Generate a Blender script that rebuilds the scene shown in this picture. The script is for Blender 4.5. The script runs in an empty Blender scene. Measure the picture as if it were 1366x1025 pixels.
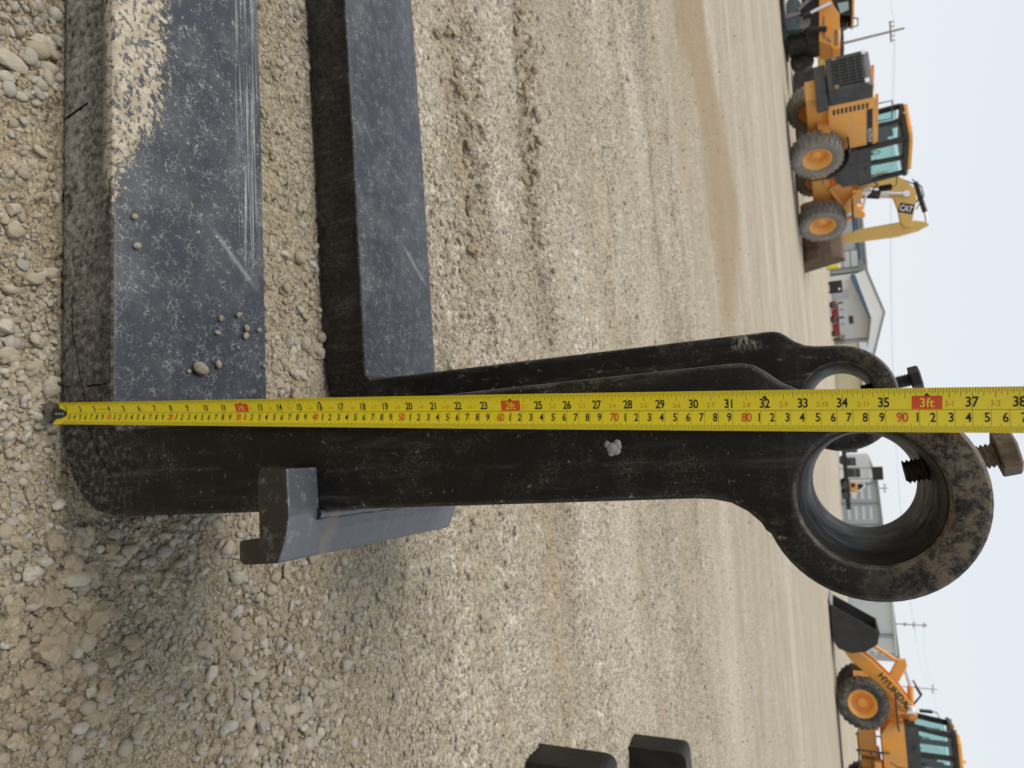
import bpy, bmesh, math, random
import numpy as np
from mathutils import Matrix, Vector, Euler

random.seed(7); rng = np.random.default_rng(7)
scn = bpy.context.scene
COL = scn.collection
R = math.radians

# ------------------------------------------------------------------ camera
F_PX, CAM_H, PITCH, ROLL = 947.0, 0.8734, R(24.21), R(4.79)
fwd = np.array([0, math.cos(PITCH), -math.sin(PITCH)])
up0 = np.array([0, math.sin(PITCH), math.cos(PITCH)]); rt0 = np.array([1.0, 0, 0])
rt = math.cos(ROLL)*rt0 - math.sin(ROLL)*up0
up = math.sin(ROLL)*rt0 + math.cos(ROLL)*up0
cd = bpy.data.cameras.new('camera'); cam = bpy.data.objects.new('camera', cd); COL.objects.link(cam)
cd.sensor_fit = 'HORIZONTAL'; cd.sensor_width = 36.0; cd.lens = F_PX/1366*36.0
cd.clip_start = 0.01; cd.clip_end = 8000
m = Matrix.Identity(4)
for i in range(3):
    m[i][0] = up[i]; m[i][1] = -rt[i]; m[i][2] = -fwd[i]        # picture turned on its side: world up is picture right
m[2][3] = CAM_H
cam.matrix_world = m
cd.dof.use_dof = True; cd.dof.focus_distance = 0.60; cd.dof.aperture_fstop = 13.0
scn.camera = cam

# ------------------------------------------------------------------ sky, sun, exposure
SUN_EL, SUN_AZ = R(60), R(-82)         # azimuth from +Y, negative = towards -X
w = bpy.data.worlds.new('World'); scn.world = w; w.use_nodes = True
nt = w.node_tree; nt.nodes.clear()
sky = nt.nodes.new('ShaderNodeTexSky'); sky.sky_type = 'NISHITA'; sky.sun_disc = False
sky.sun_elevation = SUN_EL; sky.sun_rotation = SUN_AZ; sky.air_density = 1.0; sky.dust_density = 1.2
bg1 = nt.nodes.new('ShaderNodeBackground'); bg1.inputs[1].default_value = 0.012
nt.links.new(sky.outputs[0], bg1.inputs[0])
bg2 = nt.nodes.new('ShaderNodeBackground'); bg2.inputs[0].default_value = (0.86, 0.895, 0.945, 1); bg2.inputs[1].default_value = 0.685
ad = nt.nodes.new('ShaderNodeAddShader'); wo = nt.nodes.new('ShaderNodeOutputWorld')
nt.links.new(bg1.outputs[0], ad.inputs[0]); nt.links.new(bg2.outputs[0], ad.inputs[1]); nt.links.new(ad.outputs[0], wo.inputs[0])
sl = bpy.data.lights.new('sun', 'SUN'); sl.energy = 2.3; sl.angle = R(34); sl.color = (1.0, 0.95, 0.86)
so = bpy.data.objects.new('sun', sl); COL.objects.link(so)
sd = Vector((math.sin(SUN_AZ)*math.cos(SUN_EL), math.cos(SUN_AZ)*math.cos(SUN_EL), math.sin(SUN_EL)))
so.rotation_euler = sd.to_track_quat('Z', 'Y').to_euler(); so.location = (0, 0, 20)
scn.view_settings.view_transform = 'Standard'; scn.view_settings.look = 'None'
scn.view_settings.exposure = 0.34; scn.view_settings.gamma = 1.0; scn.view_settings.use_curve_mapping = False
scn.render.engine = 'CYCLES'

# ------------------------------------------------------------------ helpers
def srgb(r, g, b):
    f = lambda c: (c/12.92 if c <= .04045 else ((c+.055)/1.055)**2.4)
    return (f(r/255), f(g/255), f(b/255), 1)

class NT:
    def __init__(s, name):
        s.m = bpy.data.materials.new(name); s.m.use_nodes = True; s.t = s.m.node_tree
        s.b = s.t.nodes['Principled BSDF']; s.out = s.t.nodes['Material Output']
    def n(s, typ, ins=None, **kw):
        d = s.t.nodes.new(typ)
        for k, v in kw.items(): setattr(d, k, v)
        for k, v in (ins or {}).items(): s.set(d.inputs[k], v)
        return d
    def set(s, sock, v):
        if isinstance(v, bpy.types.NodeSocket): s.t.links.new(v, sock)
        elif isinstance(v, bpy.types.Node): s.t.links.new(v.outputs[0], sock)
        else: sock.default_value = v
    def P(s, **kw):
        names = dict(color='Base Color', rough='Roughness', metal='Metallic', spec='Specular IOR Level', normal='Normal', alpha='Alpha', coat='Coat Weight', trans='Transmission Weight')
        for k, v in kw.items(): s.set(s.b.inputs[names[k]], v)
        return s.m
    def math(s, op, a, b=0.0, clamp=False):
        return s.n('ShaderNodeMath', {0: a, 1: b}, operation=op, use_clamp=clamp).outputs[0]
    def mix(s, f, a, b):
        d = s.n('ShaderNodeMix', data_type='RGBA'); s.set(d.inputs[0], f); s.set(d.inputs[6], a); s.set(d.inputs[7], b); return d.outputs[2]
    def noise(s, vec, scale, detail=3.0, rough=.55, dist=0.0):
        d = s.n('ShaderNodeTexNoise', {'Scale': scale, 'Detail': detail, 'Roughness': rough, 'Distortion': dist})
        if vec is not None: s.set(d.inputs['Vector'], vec)
        return d.outputs[0]
    def vor(s, vec, scale, feature='F1', out=0, rnd=1.0):
        d = s.n('ShaderNodeTexVoronoi', {'Scale': scale, 'Randomness': rnd}, feature=feature)
        if vec is not None: s.set(d.inputs['Vector'], vec)
        return d.outputs[out]
    def ss(s, v, lo, hi):
        d = s.n('ShaderNodeMapRange', {0: v, 1: lo, 2: hi, 3: 0.0, 4: 1.0}, interpolation_type='SMOOTHSTEP', clamp=True); return d.outputs[0]
    def ramp(s, v, stops):
        d = s.n('ShaderNodeValToRGB', {0: v}); e = d.color_ramp.elements
        while len(e) < len(stops): e.new(.5)
        for el, (p, c) in zip(e, stops): el.position = p; el.color = c
        return d.outputs[0]
    def obj(s): return s.n('ShaderNodeTexCoord').outputs['Object']
    def xyz(s, v):
        d = s.n('ShaderNodeSeparateXYZ', {0: v}); return d.outputs[0], d.outputs[1], d.outputs[2]
    def vmul(s, v, sc, rot=(0, 0, 0)):
        return s.n('ShaderNodeMapping', {'Vector': v, 'Scale': sc, 'Rotation': rot}).outputs[0]
    def bump(s, h, strength=.5, dist=.002, normal=None):
        d = s.n('ShaderNodeBump', {'Height': h, 'Strength': strength, 'Distance': dist})
        if normal is not None: s.set(d.inputs['Normal'], normal)
        return d.outputs[0]

def dusty(name, col, rough=.5, dust=.25, dustcol=(.33, .28, .21, 1), scale=3.0, metal=0.0, spec=.5):
    t = NT(name); o = t.obj()
    f = t.math('MULTIPLY', t.ss(t.noise(o, scale, 6, .65), .35, .75), dust)
    c = t.mix(f, col, dustcol)
    return t.P(color=c, rough=t.math('ADD', rough, t.math('MULTIPLY', f, .5)), metal=metal, spec=spec,
               normal=t.bump(t.noise(o, scale*9, 3), .15, .004))

class MB:
    """collects shapes; build() links them as ONE mesh object"""
    def __init__(s): s.v = []; s.f = []; s.sm = []
    def add(s, vs, fs, smooth=False):
        o = len(s.v); s.v += [tuple(map(float, v)) for v in vs]; s.f += [tuple(i+o for i in f) for f in fs]; s.sm += [smooth]*len(fs); return s
    def box(s, lo, hi, M=None):
        x0, y0, z0 = lo; x1, y1, z1 = hi
        vs = [(x0,y0,z0),(x1,y0,z0),(x1,y1,z0),(x0,y1,z0),(x0,y0,z1),(x1,y0,z1),(x1,y1,z1),(x0,y1,z1)]
        if M is not None: vs = [M @ Vector(v) for v in vs]
        return s.add(vs, [(0,3,2,1),(4,5,6,7),(0,1,5,4),(1,2,6,5),(2,3,7,6),(3,0,4,7)])
    def bbox(s, lo, hi, bv, axis=2):
        """box with its four edges along `axis` chamfered"""
        a, b = [k for k in range(3) if k != axis]
        p = [(lo[a]+bv,lo[b]),(hi[a]-bv,lo[b]),(hi[a],lo[b]+bv),(hi[a],hi[b]-bv),(hi[a]-bv,hi[b]),(lo[a]+bv,hi[b]),(lo[a],hi[b]-bv),(lo[a],lo[b]+bv)]
        vs = []
        for z in (lo[axis], hi[axis]):
            for q in p:
                v = [0,0,0]; v[a] = q[0]; v[b] = q[1]; v[axis] = z; vs.append(v)
        n = 8; fs = [tuple(range(n))[::-1], tuple(range(n, 2*n))]+[(i, (i+1) % n, n+(i+1) % n, n+i) for i in range(n)]
        return s.add(vs, fs)
    def prism(s, poly, lo, hi, plane='xz'):
        """polygon in plane, extruded along the remaining axis lo..hi"""
        ax = {'xz': (0, 2, 1), 'xy': (0, 1, 2), 'yz': (1, 2, 0)}[plane]
        vs = []
        for z in (lo, hi):
            for p in poly:
                v = [0,0,0]; v[ax[0]] = p[0]; v[ax[1]] = p[1]; v[ax[2]] = z; vs.append(v)
        n = len(poly)
        return s.add(vs, [tuple(range(n)), tuple(range(n, 2*n))[::-1]]+[(i, n+i, n+(i+1) % n, (i+1) % n) for i in range(n)])
    def cyl(s, p0, p1, r0, r1=None, n=12, smooth=True):
        r1 = r0 if r1 is None else r1; p0 = Vector(p0); p1 = Vector(p1); d = (p1-p0).normalized()
        a = d.orthogonal().normalized(); b = d.cross(a); vs = []
        for p, r in ((p0, r0), (p1, r1)):
            for i in range(n):
                t = 2*math.pi*i/n; vs.append(p+a*math.cos(t)*r+b*math.sin(t)*r)
        s.add(vs, [(i, (i+1) % n, n+(i+1) % n, n+i) for i in range(n)], smooth)
        s.add(vs, [tuple(range(n))[::-1], tuple(range(n, 2*n))]); return s
    def tube(s, pts, r, n=8, rad=None):
        pts = [Vector(p) for p in pts]; rings = []; a = None
        for i, p in enumerate(pts):
            d = (pts[min(i+1, len(pts)-1)]-pts[max(i-1, 0)]).normalized()
            a = d.orthogonal().normalized() if a is None else (a-d*a.dot(d)).normalized()
            b = d.cross(a); q = r if rad is None else rad[i]
            rings.append([p+a*math.cos(2*math.pi*k/n)*q+b*math.sin(2*math.pi*k/n)*q for k in range(n)])
        vs = [v for g in rings for v in g]
        fs = [(i*n+k, i*n+(k+1) % n, (i+1)*n+(k+1) % n, (i+1)*n+k) for i in range(len(pts)-1) for k in range(n)]
        s.add(vs, fs, True); s.add(rings[0], [tuple(range(n))[::-1]]); s.add(rings[-1], [tuple(range(n))]); return s
    def lathe(s, prof, M, n=32, a0=0, a1=2*math.pi, closed=False):
        """prof of (radius, along) around M's local Y axis"""
        full = abs(a1-a0-2*math.pi) < 1e-6; k = n if full else n+1; vs = []
        for i in range(k):
            t = a0+(a1-a0)*i/n
            for r, y in prof: vs.append(M @ Vector((r*math.cos(t), y, r*math.sin(t))))
        q = len(prof); fs = []
        for i in range(n):
            j = (i+1) % k
            for p in range(q if closed else q-1):
                pn = (p+1) % q; fs.append((i*q+p, j*q+p, j*q+pn, i*q+pn))
        return s.add(vs, fs, True)
    def build(s, name, mat, parent=None, bevel=0.0, sharp=38):
        me = bpy.data.meshes.new(name); me.from_pydata(s.v, [], s.f)
        me.polygons.foreach_set('use_smooth', s.sm)
        bm = bmesh.new(); bm.from_mesh(me); bmesh.ops.recalc_face_normals(bm, faces=bm.faces)
        if bevel > 0:
            bmesh.ops.bevel(bm, geom=[e for e in bm.edges if len(e.link_faces) == 2 and e.calc_face_angle(0) > .5], offset=bevel, segments=2, affect='EDGES', profile=.6, clamp_overlap=True)
        bm.to_mesh(me); bm.free()
        me.materials.append(mat)
        o = bpy.data.objects.new(name, me); COL.objects.link(o)
        if parent is not None: o.parent = parent
        return o

def tag(o, label, cat, group=None, kind=None):
    if label: o['label'] = label
    if cat: o['category'] = cat
    if group: o['group'] = group
    if kind: o['kind'] = kind
    return o
def empty(name, M, label, cat, group=None):
    o = bpy.data.objects.new(name, None); COL.objects.link(o); o.empty_display_size = .1
    o.matrix_world = M; return tag(o, label, cat, group)
def TR(x, y, z, rz=0, s=1.0):
    return Matrix.Translation((x, y, z)) @ Matrix.Rotation(rz, 4, 'Z') @ Matrix.Scale(s, 4)
def link_mesh(name, me, parent=None):
    o = bpy.data.objects.new(name, me); COL.objects.link(o)
    if parent is not None: o.parent = parent
    return o

_gl = {}
def text_mesh(txt, bold=0.012, shear=0.0):
    """triangulated flat lettering, 1 unit high capitals, centred; returns verts (n,2), faces"""
    k = (txt, bold, shear)
    if k in _gl: return _gl[k]
    cu = bpy.data.curves.new('t', 'FONT'); cu.body = txt; cu.size = 1.0; cu.offset = bold; cu.resolution_u = 3; cu.shear = shear
    ob = bpy.data.objects.new('t', cu); COL.objects.link(ob)
    dg = bpy.context.evaluated_depsgraph_get(); me = bpy.data.meshes.new_from_object(ob.evaluated_get(dg))
    v = np.array([tuple(p.co)[:2] for p in me.vertices]); f = [tuple(p.vertices) for p in me.polygons]
    bpy.data.objects.remove(ob); bpy.data.curves.remove(cu); bpy.data.meshes.remove(me)
    v = v-(v.max(0)+v.min(0))/2
    v /= 0.70
    _gl[k] = (v, f); return _gl[k]

def vnoise(x, y, seed=0):
    x = np.asarray(x, float); y = np.asarray(y, float)
    xi = np.floor(x).astype(np.int64); yi = np.floor(y).astype(np.int64); fx = x-xi; fy = y-yi
    fx = fx*fx*(3-2*fx); fy = fy*fy*(3-2*fy)
    def hsh(a, b):
        n = (a*374761393+b*668265263+seed*982451653) & 0x7fffffff
        n = ((n ^ (n >> 13))*1274126177) & 0x7fffffff
        return ((n ^ (n >> 16)) & 0xffff)/65535.0
    return (hsh(xi, yi)*(1-fx)+hsh(xi+1, yi)*fx)*(1-fy)+(hsh(xi, yi+1)*(1-fx)+hsh(xi+1, yi+1)*fx)*fy
def fbm(x, y, o=4, seed=0):
    s = 0; a = .5; t = 0
    for k in range(o): s = s+a*vnoise(x*2**k, y*2**k, seed+k); t += a; a *= .5
    return s/t
def sst(v, a, b):
    t = np.clip((v-a)/(b-a), 0, 1); return t*t*(3-2*t)

# ------------------------------------------------------------------ frames of the two forks (blade runs to -X, thickness up, width away)
def axes(y, l, k):
    cy, sy, cl, sl_, ck, sk = math.cos(y), math.sin(y), math.cos(l), math.sin(l), math.cos(k), math.sin(k)
    return (Matrix(((cy,-sy,0),(sy,cy,0),(0,0,1))) @ Matrix(((cl,0,sl_),(0,1,0),(-sl_,0,cl))) @ Matrix(((1,0,0),(0,ck,-sk),(0,sk,ck)))).to_4x4()
M_NEAR = Matrix.Translation((.1179, .5595, .0009)) @ axes(R(-6.29), R(-1.275), R(.70))
M_FAR = Matrix.Translation((.0724, 1.0855, -.0093)) @ axes(R(-4.446), R(-1.057), R(.924))
FW, FT, FS = .2516, .0977, .1016

# ------------------------------------------------------------------ ground
def gh(x, y, rough=True):
    x = np.asarray(x, float); y = np.asarray(y, float); r = np.hypot(x, y)
    z = .0222*x*(1-sst(r, 1.5, 5))-.006
    z = z+.15*sst(r, 7, 27)
    sl_ = .0245-.016*sst(x, -6, 22)
    z = z+sl_*(np.clip(y, 28, 92)-28)
    if rough:
        near = 1-sst(r, 6, 16)
        z = z+near*(.030*(fbm(x*1.3, y*1.3, 2, 3)-.5)+.022*(fbm(x*6, y*6, 3, 11)-.5)+.019*(fbm(x*24, y*24, 3, 23)-.5))
        # wheel ruts running left to right
        for yc, wd, dp in ((1.80, .06, .036), (2.27, .06, .036), (1.22, .14, .010), (3.3, .15, .02), (4.4, .2, .025), (5.6, .25, .03)):
            yy = y-(yc-.05*x+.02*np.sin(x*2.1+yc*3)); left = .35+.65*(1-sst(x, -.45, .15))
            z = z+near*dp*left*(.35+1.1*fbm(x*5+yc*9, y*3, 3, 61))*(-np.exp(-(yy/wd)**2)+.6*np.exp(-((np.abs(yy)-wd*1.5)/(wd*.5))**2))
        for yc in (1.80, 2.27):
            yy = y-(yc-.05*x+.02*np.sin(x*2.1+yc*3)); z = z+.05*(fbm(x*17, y*22, 2, 41)-.55)*np.exp(-(yy/.085)**2)*(1-sst(x, -.5, -.1))
        z = z+(1-near)*.05*(fbm(x*.25, y*.6, 2, 31)-.5)
        # pressed flat under the forks
        for Mf in (M_NEAR, M_FAR):
            I = Mf.inverted(); lx = I[0][0]*x+I[0][1]*y+I[0][3]; ly = I[1][0]*x+I[1][1]*y+I[1][3]
            d = np.maximum(np.maximum(lx-.0, -lx-2.0), np.maximum(-ly, ly-FW))
            zb = Mf[2][3]+Mf[2][0]*lx+Mf[2][1]*ly
            k = 1-sst(d, .005, .10)
            z = z*(1-k)+(np.minimum(z, zb+.004))*k
            z = np.where(d < .01, np.minimum(z, zb-.002), z)
    return z

def ground_mesh():
    rad = [.12]
    while rad[-1] < 3500: rad.append(rad[-1]*(1.0085 if rad[-1] < 4 else 1.02 if rad[-1] < 60 else 1.12))
    rad = np.array(rad)
    ang = np.concatenate([np.radians(np.arange(-62, 62.01, .42)), np.radians(np.arange(66, 298, 6.0))])
    n, k = len(rad), len(ang)
    X = rad[:, None]*np.sin(ang)[None]; Y = rad[:, None]*np.cos(ang)[None]
    Z = gh(X, Y)
    v = np.stack([X, Y, Z], -1).reshape(-1, 3)
    v = np.vstack([v, [[0, 0, float(gh(0, 0))]]])
    i = np.arange(n-1)[:, None]; j = np.arange(k)[None]; j2 = (j+1) % k
    q = np.stack([i*k+j, (i+1)*k+j, (i+1)*k+j2, i*k+j2], -1).reshape(-1, 4)[:, ::-1]
    faces = q.tolist()+[(n*k, int(a+1) % k, int(a)) for a in range(k)]
    me = bpy.data.meshes.new('ground'); me.from_pydata(v.tolist(), [], faces); 
    me.polygons.foreach_set('use_smooth', [True]*len(faces)); me.update()
    return me

def mat_ground():
    t = NT('gravel_dirt'); o = t.obj(); x, y, z = t.xyz(o)
    fine = t.noise(o, 95, 6, .7); mid = t.noise(o, 14, 5, .6); big = t.noise(o, 1.7, 6, .68)
    c = t.ramp(big, [(.30, (.245, .188, .112, 1)), (.50, (.330, .270, .178, 1)), (.72, (.395, .340, .248, 1))])
    c = t.mix(t.math('MULTIPLY', t.ss(mid, .45, .72), .35), c, (.43, .38, .295, 1))
    c = t.mix(t.math('MULTIPLY', t.ss(fine, .50, .74), .5), c, (.56, .50, .40, 1))
    c = t.mix(t.math('MULTIPLY', t.ss(fine, .52, .32), .7), c, (.135, .103, .066, 1))
    # small stones pressed in, too far off to be built one by one
    ramp_s = [(.0, (.57, .50, .385, 1)), (.22, (.17, .138, .094, 1)), (.45, (.70, .65, .545, 1)), (.68, (.29, .245, .178, 1)), (.86, (.52, .48, .395, 1)), (1, (.19, .19, .19, 1))]
    g = t.ramp(t.xyz(t.vor(o, 110, out=1))[0], ramp_s); g2 = t.ramp(t.xyz(t.vor(o, 52, out=1))[1], ramp_s)
    stony = t.ss(t.noise(t.vmul(o, (.4, 1.7, 1), (0, 0, R(4))), 1.5, 5, .7), .40, .60)
    nf = t.ss(y, .75, 1.6); vf = t.noise(o, 420, 3, .6)
    c = t.mix(t.math('MULTIPLY', t.ss(vf, .52, .68), .4), c, (.52, .46, .355, 1)); c = t.mix(t.math('MULTIPLY', t.ss(vf, .5, .36), .55), c, (.13, .10, .065, 1))
    c = t.mix(t.math('MULTIPLY', nf, t.math('ADD', .30, t.math('MULTIPLY', stony, .40))), c, g)
    c = t.mix(t.math('MULTIPLY', t.math('MULTIPLY', nf, t.math('ADD', .15, t.math('MULTIPLY', stony, .55))), t.ss(t.noise(o, 20, 3, .6), .46, .56)), c, g2)
    # streaks along the wheel tracks
    s1 = t.noise(t.vmul(o, (.09, 1.0, 1), (0, 0, R(5))), 2.2, 5, .68); s2 = t.noise(t.vmul(o, (.06, .35, 1), (0, 0, R(-3))), 1.4, 5, .65)
    far = t.ss(y, .85, 2.2); gr = t.ss(t.noise(o, 34, 5, .75), .30, .62)
    c = t.mix(t.math('MULTIPLY', t.math('MULTIPLY', t.math('MULTIPLY', t.ss(s1, .47, .64), .62), far), gr), c, (.345, .258, .150, 1))
    c = t.mix(t.math('MULTIPLY', t.math('MULTIPLY', t.math('MULTIPLY', t.ss(s2, .49, .66), .55), far), gr), c, (.60, .55, .455, 1))
    s3 = t.noise(t.vmul(o, (.02, .5, 1), (0, 0, R(2))), 3.0, 5, .7)
    c = t.mix(t.math('MULTIPLY', t.math('MULTIPLY', t.ss(s3, .52, .68), .34), t.ss(y, 6, 14)), c, (.34, .285, .20, 1))
    for yr in (1.80, 2.27):                                             # damp soil turned up in the two near ruts
        rl = t.math('ABSOLUTE', t.math('ADD', t.math('SUBTRACT', y, yr-.03), t.math('ADD', t.math('MULTIPLY', x, .05), t.math('MULTIPLY', t.math('SUBTRACT', mid, .5), .12))))
        c = t.mix(t.math('MULTIPLY', t.math('MULTIPLY', t.math('MULTIPLY', t.ss(rl, .15, .0), t.ss(t.noise(o, 7, 5, .7), .38, .6)), t.ss(x, -.25, -.6)), .5), c, (.24, .180, .105, 1))
    # one broad damp brown track that thins out towards the middle
    yc = t.math('SUBTRACT', t.math('SUBTRACT', 7.75, t.math('MULTIPLY', t.math('MAXIMUM', t.math('SUBTRACT', -1.9, x), 0.0), 1.0)), t.math('MULTIPLY', t.math('MAXIMUM', t.math('ADD', x, 1.9), 0.0), .28))
    dy = t.math('ABSOLUTE', t.math('SUBTRACT', y, yc))
    wob = t.math('ADD', t.math('MULTIPLY', t.noise(o, 1.1, 6, .75), .9), t.math('MULTIPLY', t.noise(o, 14, 4, .7), .5))
    hw_ = t.math('ADD', .25, t.math('MULTIPLY', t.ss(x, .2, -2.0), .85))
    bm_ = t.ss(t.math('SUBTRACT', t.math('ADD', dy, t.math('SUBTRACT', wob, .7)), hw_), .55, -.35)
    bm_ = t.math('MULTIPLY', bm_, t.ss(x, .3, -.8))
    c = t.mix(t.math('MULTIPLY', t.math('MULTIPLY', bm_, .88), t.math('ADD', .55, t.math('MULTIPLY', gr, .45))), c, (.285, .205, .115, 1))
    c = t.mix(t.math('MULTIPLY', t.ss(y, 2.0, 12.0), .10), c, (.56, .525, .455, 1))
    hgt = t.math('ADD', t.math('MULTIPLY', fine, .6), t.math('MULTIPLY', t.vor(o, 110), -.8))
    hgt2 = t.noise(t.vmul(o, (.35, 1.0, 1)), 9, 5, .7)
    nrm = t.bump(hgt2, .8, .035, t.bump(t.math('MULTIPLY', t.vor(o, 52), -1.0), .6, .012, t.bump(hgt, 1.0, .009)))
    return t.P(color=c, rough=.95, spec=.15, normal=nrm)

M_GROUND = mat_ground()
gme = ground_mesh(); gme.materials.append(M_GROUND)
ground = link_mesh('ground', gme); tag(ground, 'pale tan gravel and dirt yard with wheel ruts', None, None, 'structure')

# --- stones
def stone_mesh(k, clod=False):
    bm = bmesh.new(); bmesh.ops.create_icosphere(bm, subdivisions=3 if clod else 2, radius=.5)
    r = random.Random(100+k+(50 if clod else 0))
    planes = [(Vector((r.gauss(0,1), r.gauss(0,1), r.gauss(0,1))).normalized(), r.uniform(.20, .40)) for _ in range(r.randint(5, 11) if not clod else 7)]
    off = Vector((r.uniform(0, 50), r.uniform(0, 50), r.uniform(0, 50)))
    from mathutils import noise as mn
    ang = (k % 3 != 0)
    for v in bm.verts:
        c = v.co.copy()
        if ang or clod:
            for p, d in planes:
                q = c.dot(p)
                if q > d: c -= p*(q-d)*(.9 if not clod else .8)
        c *= 1+(.30 if clod else .15)*mn.noise(c*(4.5 if clod else 2.2)+off)
        if clod: c *= 1+.26*mn.noise(c*9+off)+.12*mn.noise(c*23+off)
        v.co = c
    me = bpy.data.meshes.new('stone'); bm.to_mesh(me); bm.free()
    me.polygons.foreach_set('use_smooth', [True]*len(me.polygons)); me.set_sharp_from_angle(angle=R(26 if clod else 34 if ang else 80)); return me
def mat_stone(name, stops):
    t = NT(name); o = t.obj(); rnd = t.n('ShaderNodeObjectInfo').outputs['Random']
    c = t.ramp(rnd, stops)
    nz = t.noise(o, 3.5, 6, .65); f = t.noise(o, 22, 3, .6)
    c = t.mix(t.math('MULTIPLY', t.ss(nz, .36, .60), .62), c, (.365, .302, .208, 1))      # dust film
    c = t.mix(t.math('MULTIPLY', t.ss(f, .52, .75), .30), c, (.24, .21, .17, 1))
    return t.P(color=c, rough=.85, spec=.3, normal=t.bump(t.math('ADD', nz, t.math('MULTIPLY', f, .5)), .5, .03))
M_STONE = mat_stone('pebble_stone', [(0, (.40, .34, .245, 1)), (.2, (.31, .262, .188, 1)), (.42, (.46, .415, .325, 1)), (.58, (.335, .30, .24, 1)), (.76, (.55, .515, .43, 1)), (.86, (.28, .270, .255, 1)), (.94, (.45, .435, .405, 1)), (1, (.20, .195, .19, 1))])
M_CLOD = mat_stone('dirt_clod', [(0, (.30, .235, .15, 1)), (1, (.44, .37, .26, 1))])
PROTO = [stone_mesh(k) for k in range(10)]+[stone_mesh(k, True) for k in range(4)]
for i, me in enumerate(PROTO): me.materials.append(M_STONE if i < 10 else M_CLOD)
pc = bpy.data.collections.new('stone_shapes')
for i, me in enumerate(PROTO):
    o = bpy.data.objects.new('stone_shape_%02d' % i, me); pc.objects.link(o)

def in_fork(x, y, mar=.0):
    r = np.zeros(np.shape(x), bool)
    for Mf in (M_NEAR, M_FAR):
        I = Mf.inverted(); lx = I[0][0]*x+I[0][1]*y+I[0][3]; ly = I[1][0]*x+I[1][1]*y+I[1][3]
        r |= (lx < .004+mar) & (lx > -2.1) & (ly > -mar) & (ly < FW+mar)
    return r
def gravel_density(x, y):
    d = fbm(x*2.6, y*5.2, 4, 77); e = fbm(x*.9, y*1.9, 3, 5)
    k = sst(d*.65+e*.35, .36, .62)
    k = np.maximum(k, .9*np.exp(-(((x-.47)/.16)**2+((y-.82)/.16)**2)))           # loose heap at the right
    k = np.maximum(k, .8*np.exp(-(((x+.50)/.10)**2+((y-.58)/.07)**2)))
    k = k*(1-.9*np.exp(-(((x+.36)/.07)**2+((y-.55)/.09)**2)))
    k = k*(1-.75*np.exp(-(((x+.75)/.5)**2+((y-2.02)/.09)**2)))                   # packed crown between the ruts
    k = k*(1-.8*np.exp(-(((x+.9)/.8)**2+((y-2.75)/.22)**2)))
    return .12+.88*k
def sample(n, d0, d1, smin, smax, seed, power=1.0, dens=True):
    g = np.random.default_rng(seed); L = math.log(d1/d0)
    rr = d0*np.exp(L*g.random(n)) if power == 1.0 else np.sqrt(d0**2+(d1**2-d0**2)*g.random(n))
    a = np.radians(g.uniform(-50, 50, n)); x = rr*np.sin(a); y = rr*np.cos(a)
    keep = ~in_fork(x, y, .002)
    if dens: keep &= g.random(n) < gravel_density(x, y)
    x, y = x[keep], y[keep]; s = smin*(smax/smin)**(g.random(len(x))**2.0)
    return x, y, s
pts = []
for args in ((100000, .34, 1.6, .0018, .0055, 1, 2), (20000, .34, 3.2, .005, .011, 2, 1), (9000, .4, 6.5, .009, .018, 3, 1), (4500, .8, 14, .016, .030, 4, 1), (110000, 1.1, 5.2, .005, .012, 5, 2)):
    x, y, s = sample(*args); pts.append(np.stack([x, y, s, np.floor(rng.random(len(x))*10)], -1))
# crumbled clods thrown up along the two near ruts and by the shank
for (cx, cy, lx, ly, n, s0, s1) in ((-.72, 1.80, .20, .034, 700, .006, .045), (-.85, 2.29, .36, .036, 1100, .006, .045), (-.5, 2.25, .3, .04, 300, .006, .025), (.26, .54, .075, .05, 520, .006, .028), (-.5, 1.45, .4, .05, 120, .008, .02), (.36, .92, .10, .05, 200, .006, .016), (.62, 1.62, .3, .1, 220, .007, .02)):
    g = rng; x = cx+lx*g.normal(size=n); y = cy-.05*(x-cx)+ly*g.normal(size=n); k = ~in_fork(x, y, .01)
    pts.append(np.stack([x, y, s0*(s1/s0)**(g.random(n)**1.6), 10+np.floor(g.random(n)*4)], -1)[k])
P = np.vstack(pts)
# loose heaps of rounded pebbles
for (cx, cy, lx, ly, n, s0, s1) in ((.53, .89, .10, .075, 1100, .007, .022), (.33, .56, .085, .05, 210, .006, .017), (-.48, .585, .06, .05, 200, .007, .024), (.02, .90, .10, .045, 420, .006, .014), (-.2, .91, .2, .03, 160, .006, .013), (-.14, .545, .14, .03, 200, .006, .02), (.25, .70, .10, .07, 350, .005, .014), (.75, 1.25, .2, .14, 900, .007, .018)):
    x = cx+lx*rng.normal(size=n); y = cy+ly*rng.normal(size=n); k = ~in_fork(x, y, .006)
    pts.append(np.stack([x, y, s0*(s1/s0)**(rng.random(n)**1.7), np.floor(rng.random(n)*10)], -1)[k])
P = np.vstack(pts)
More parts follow.
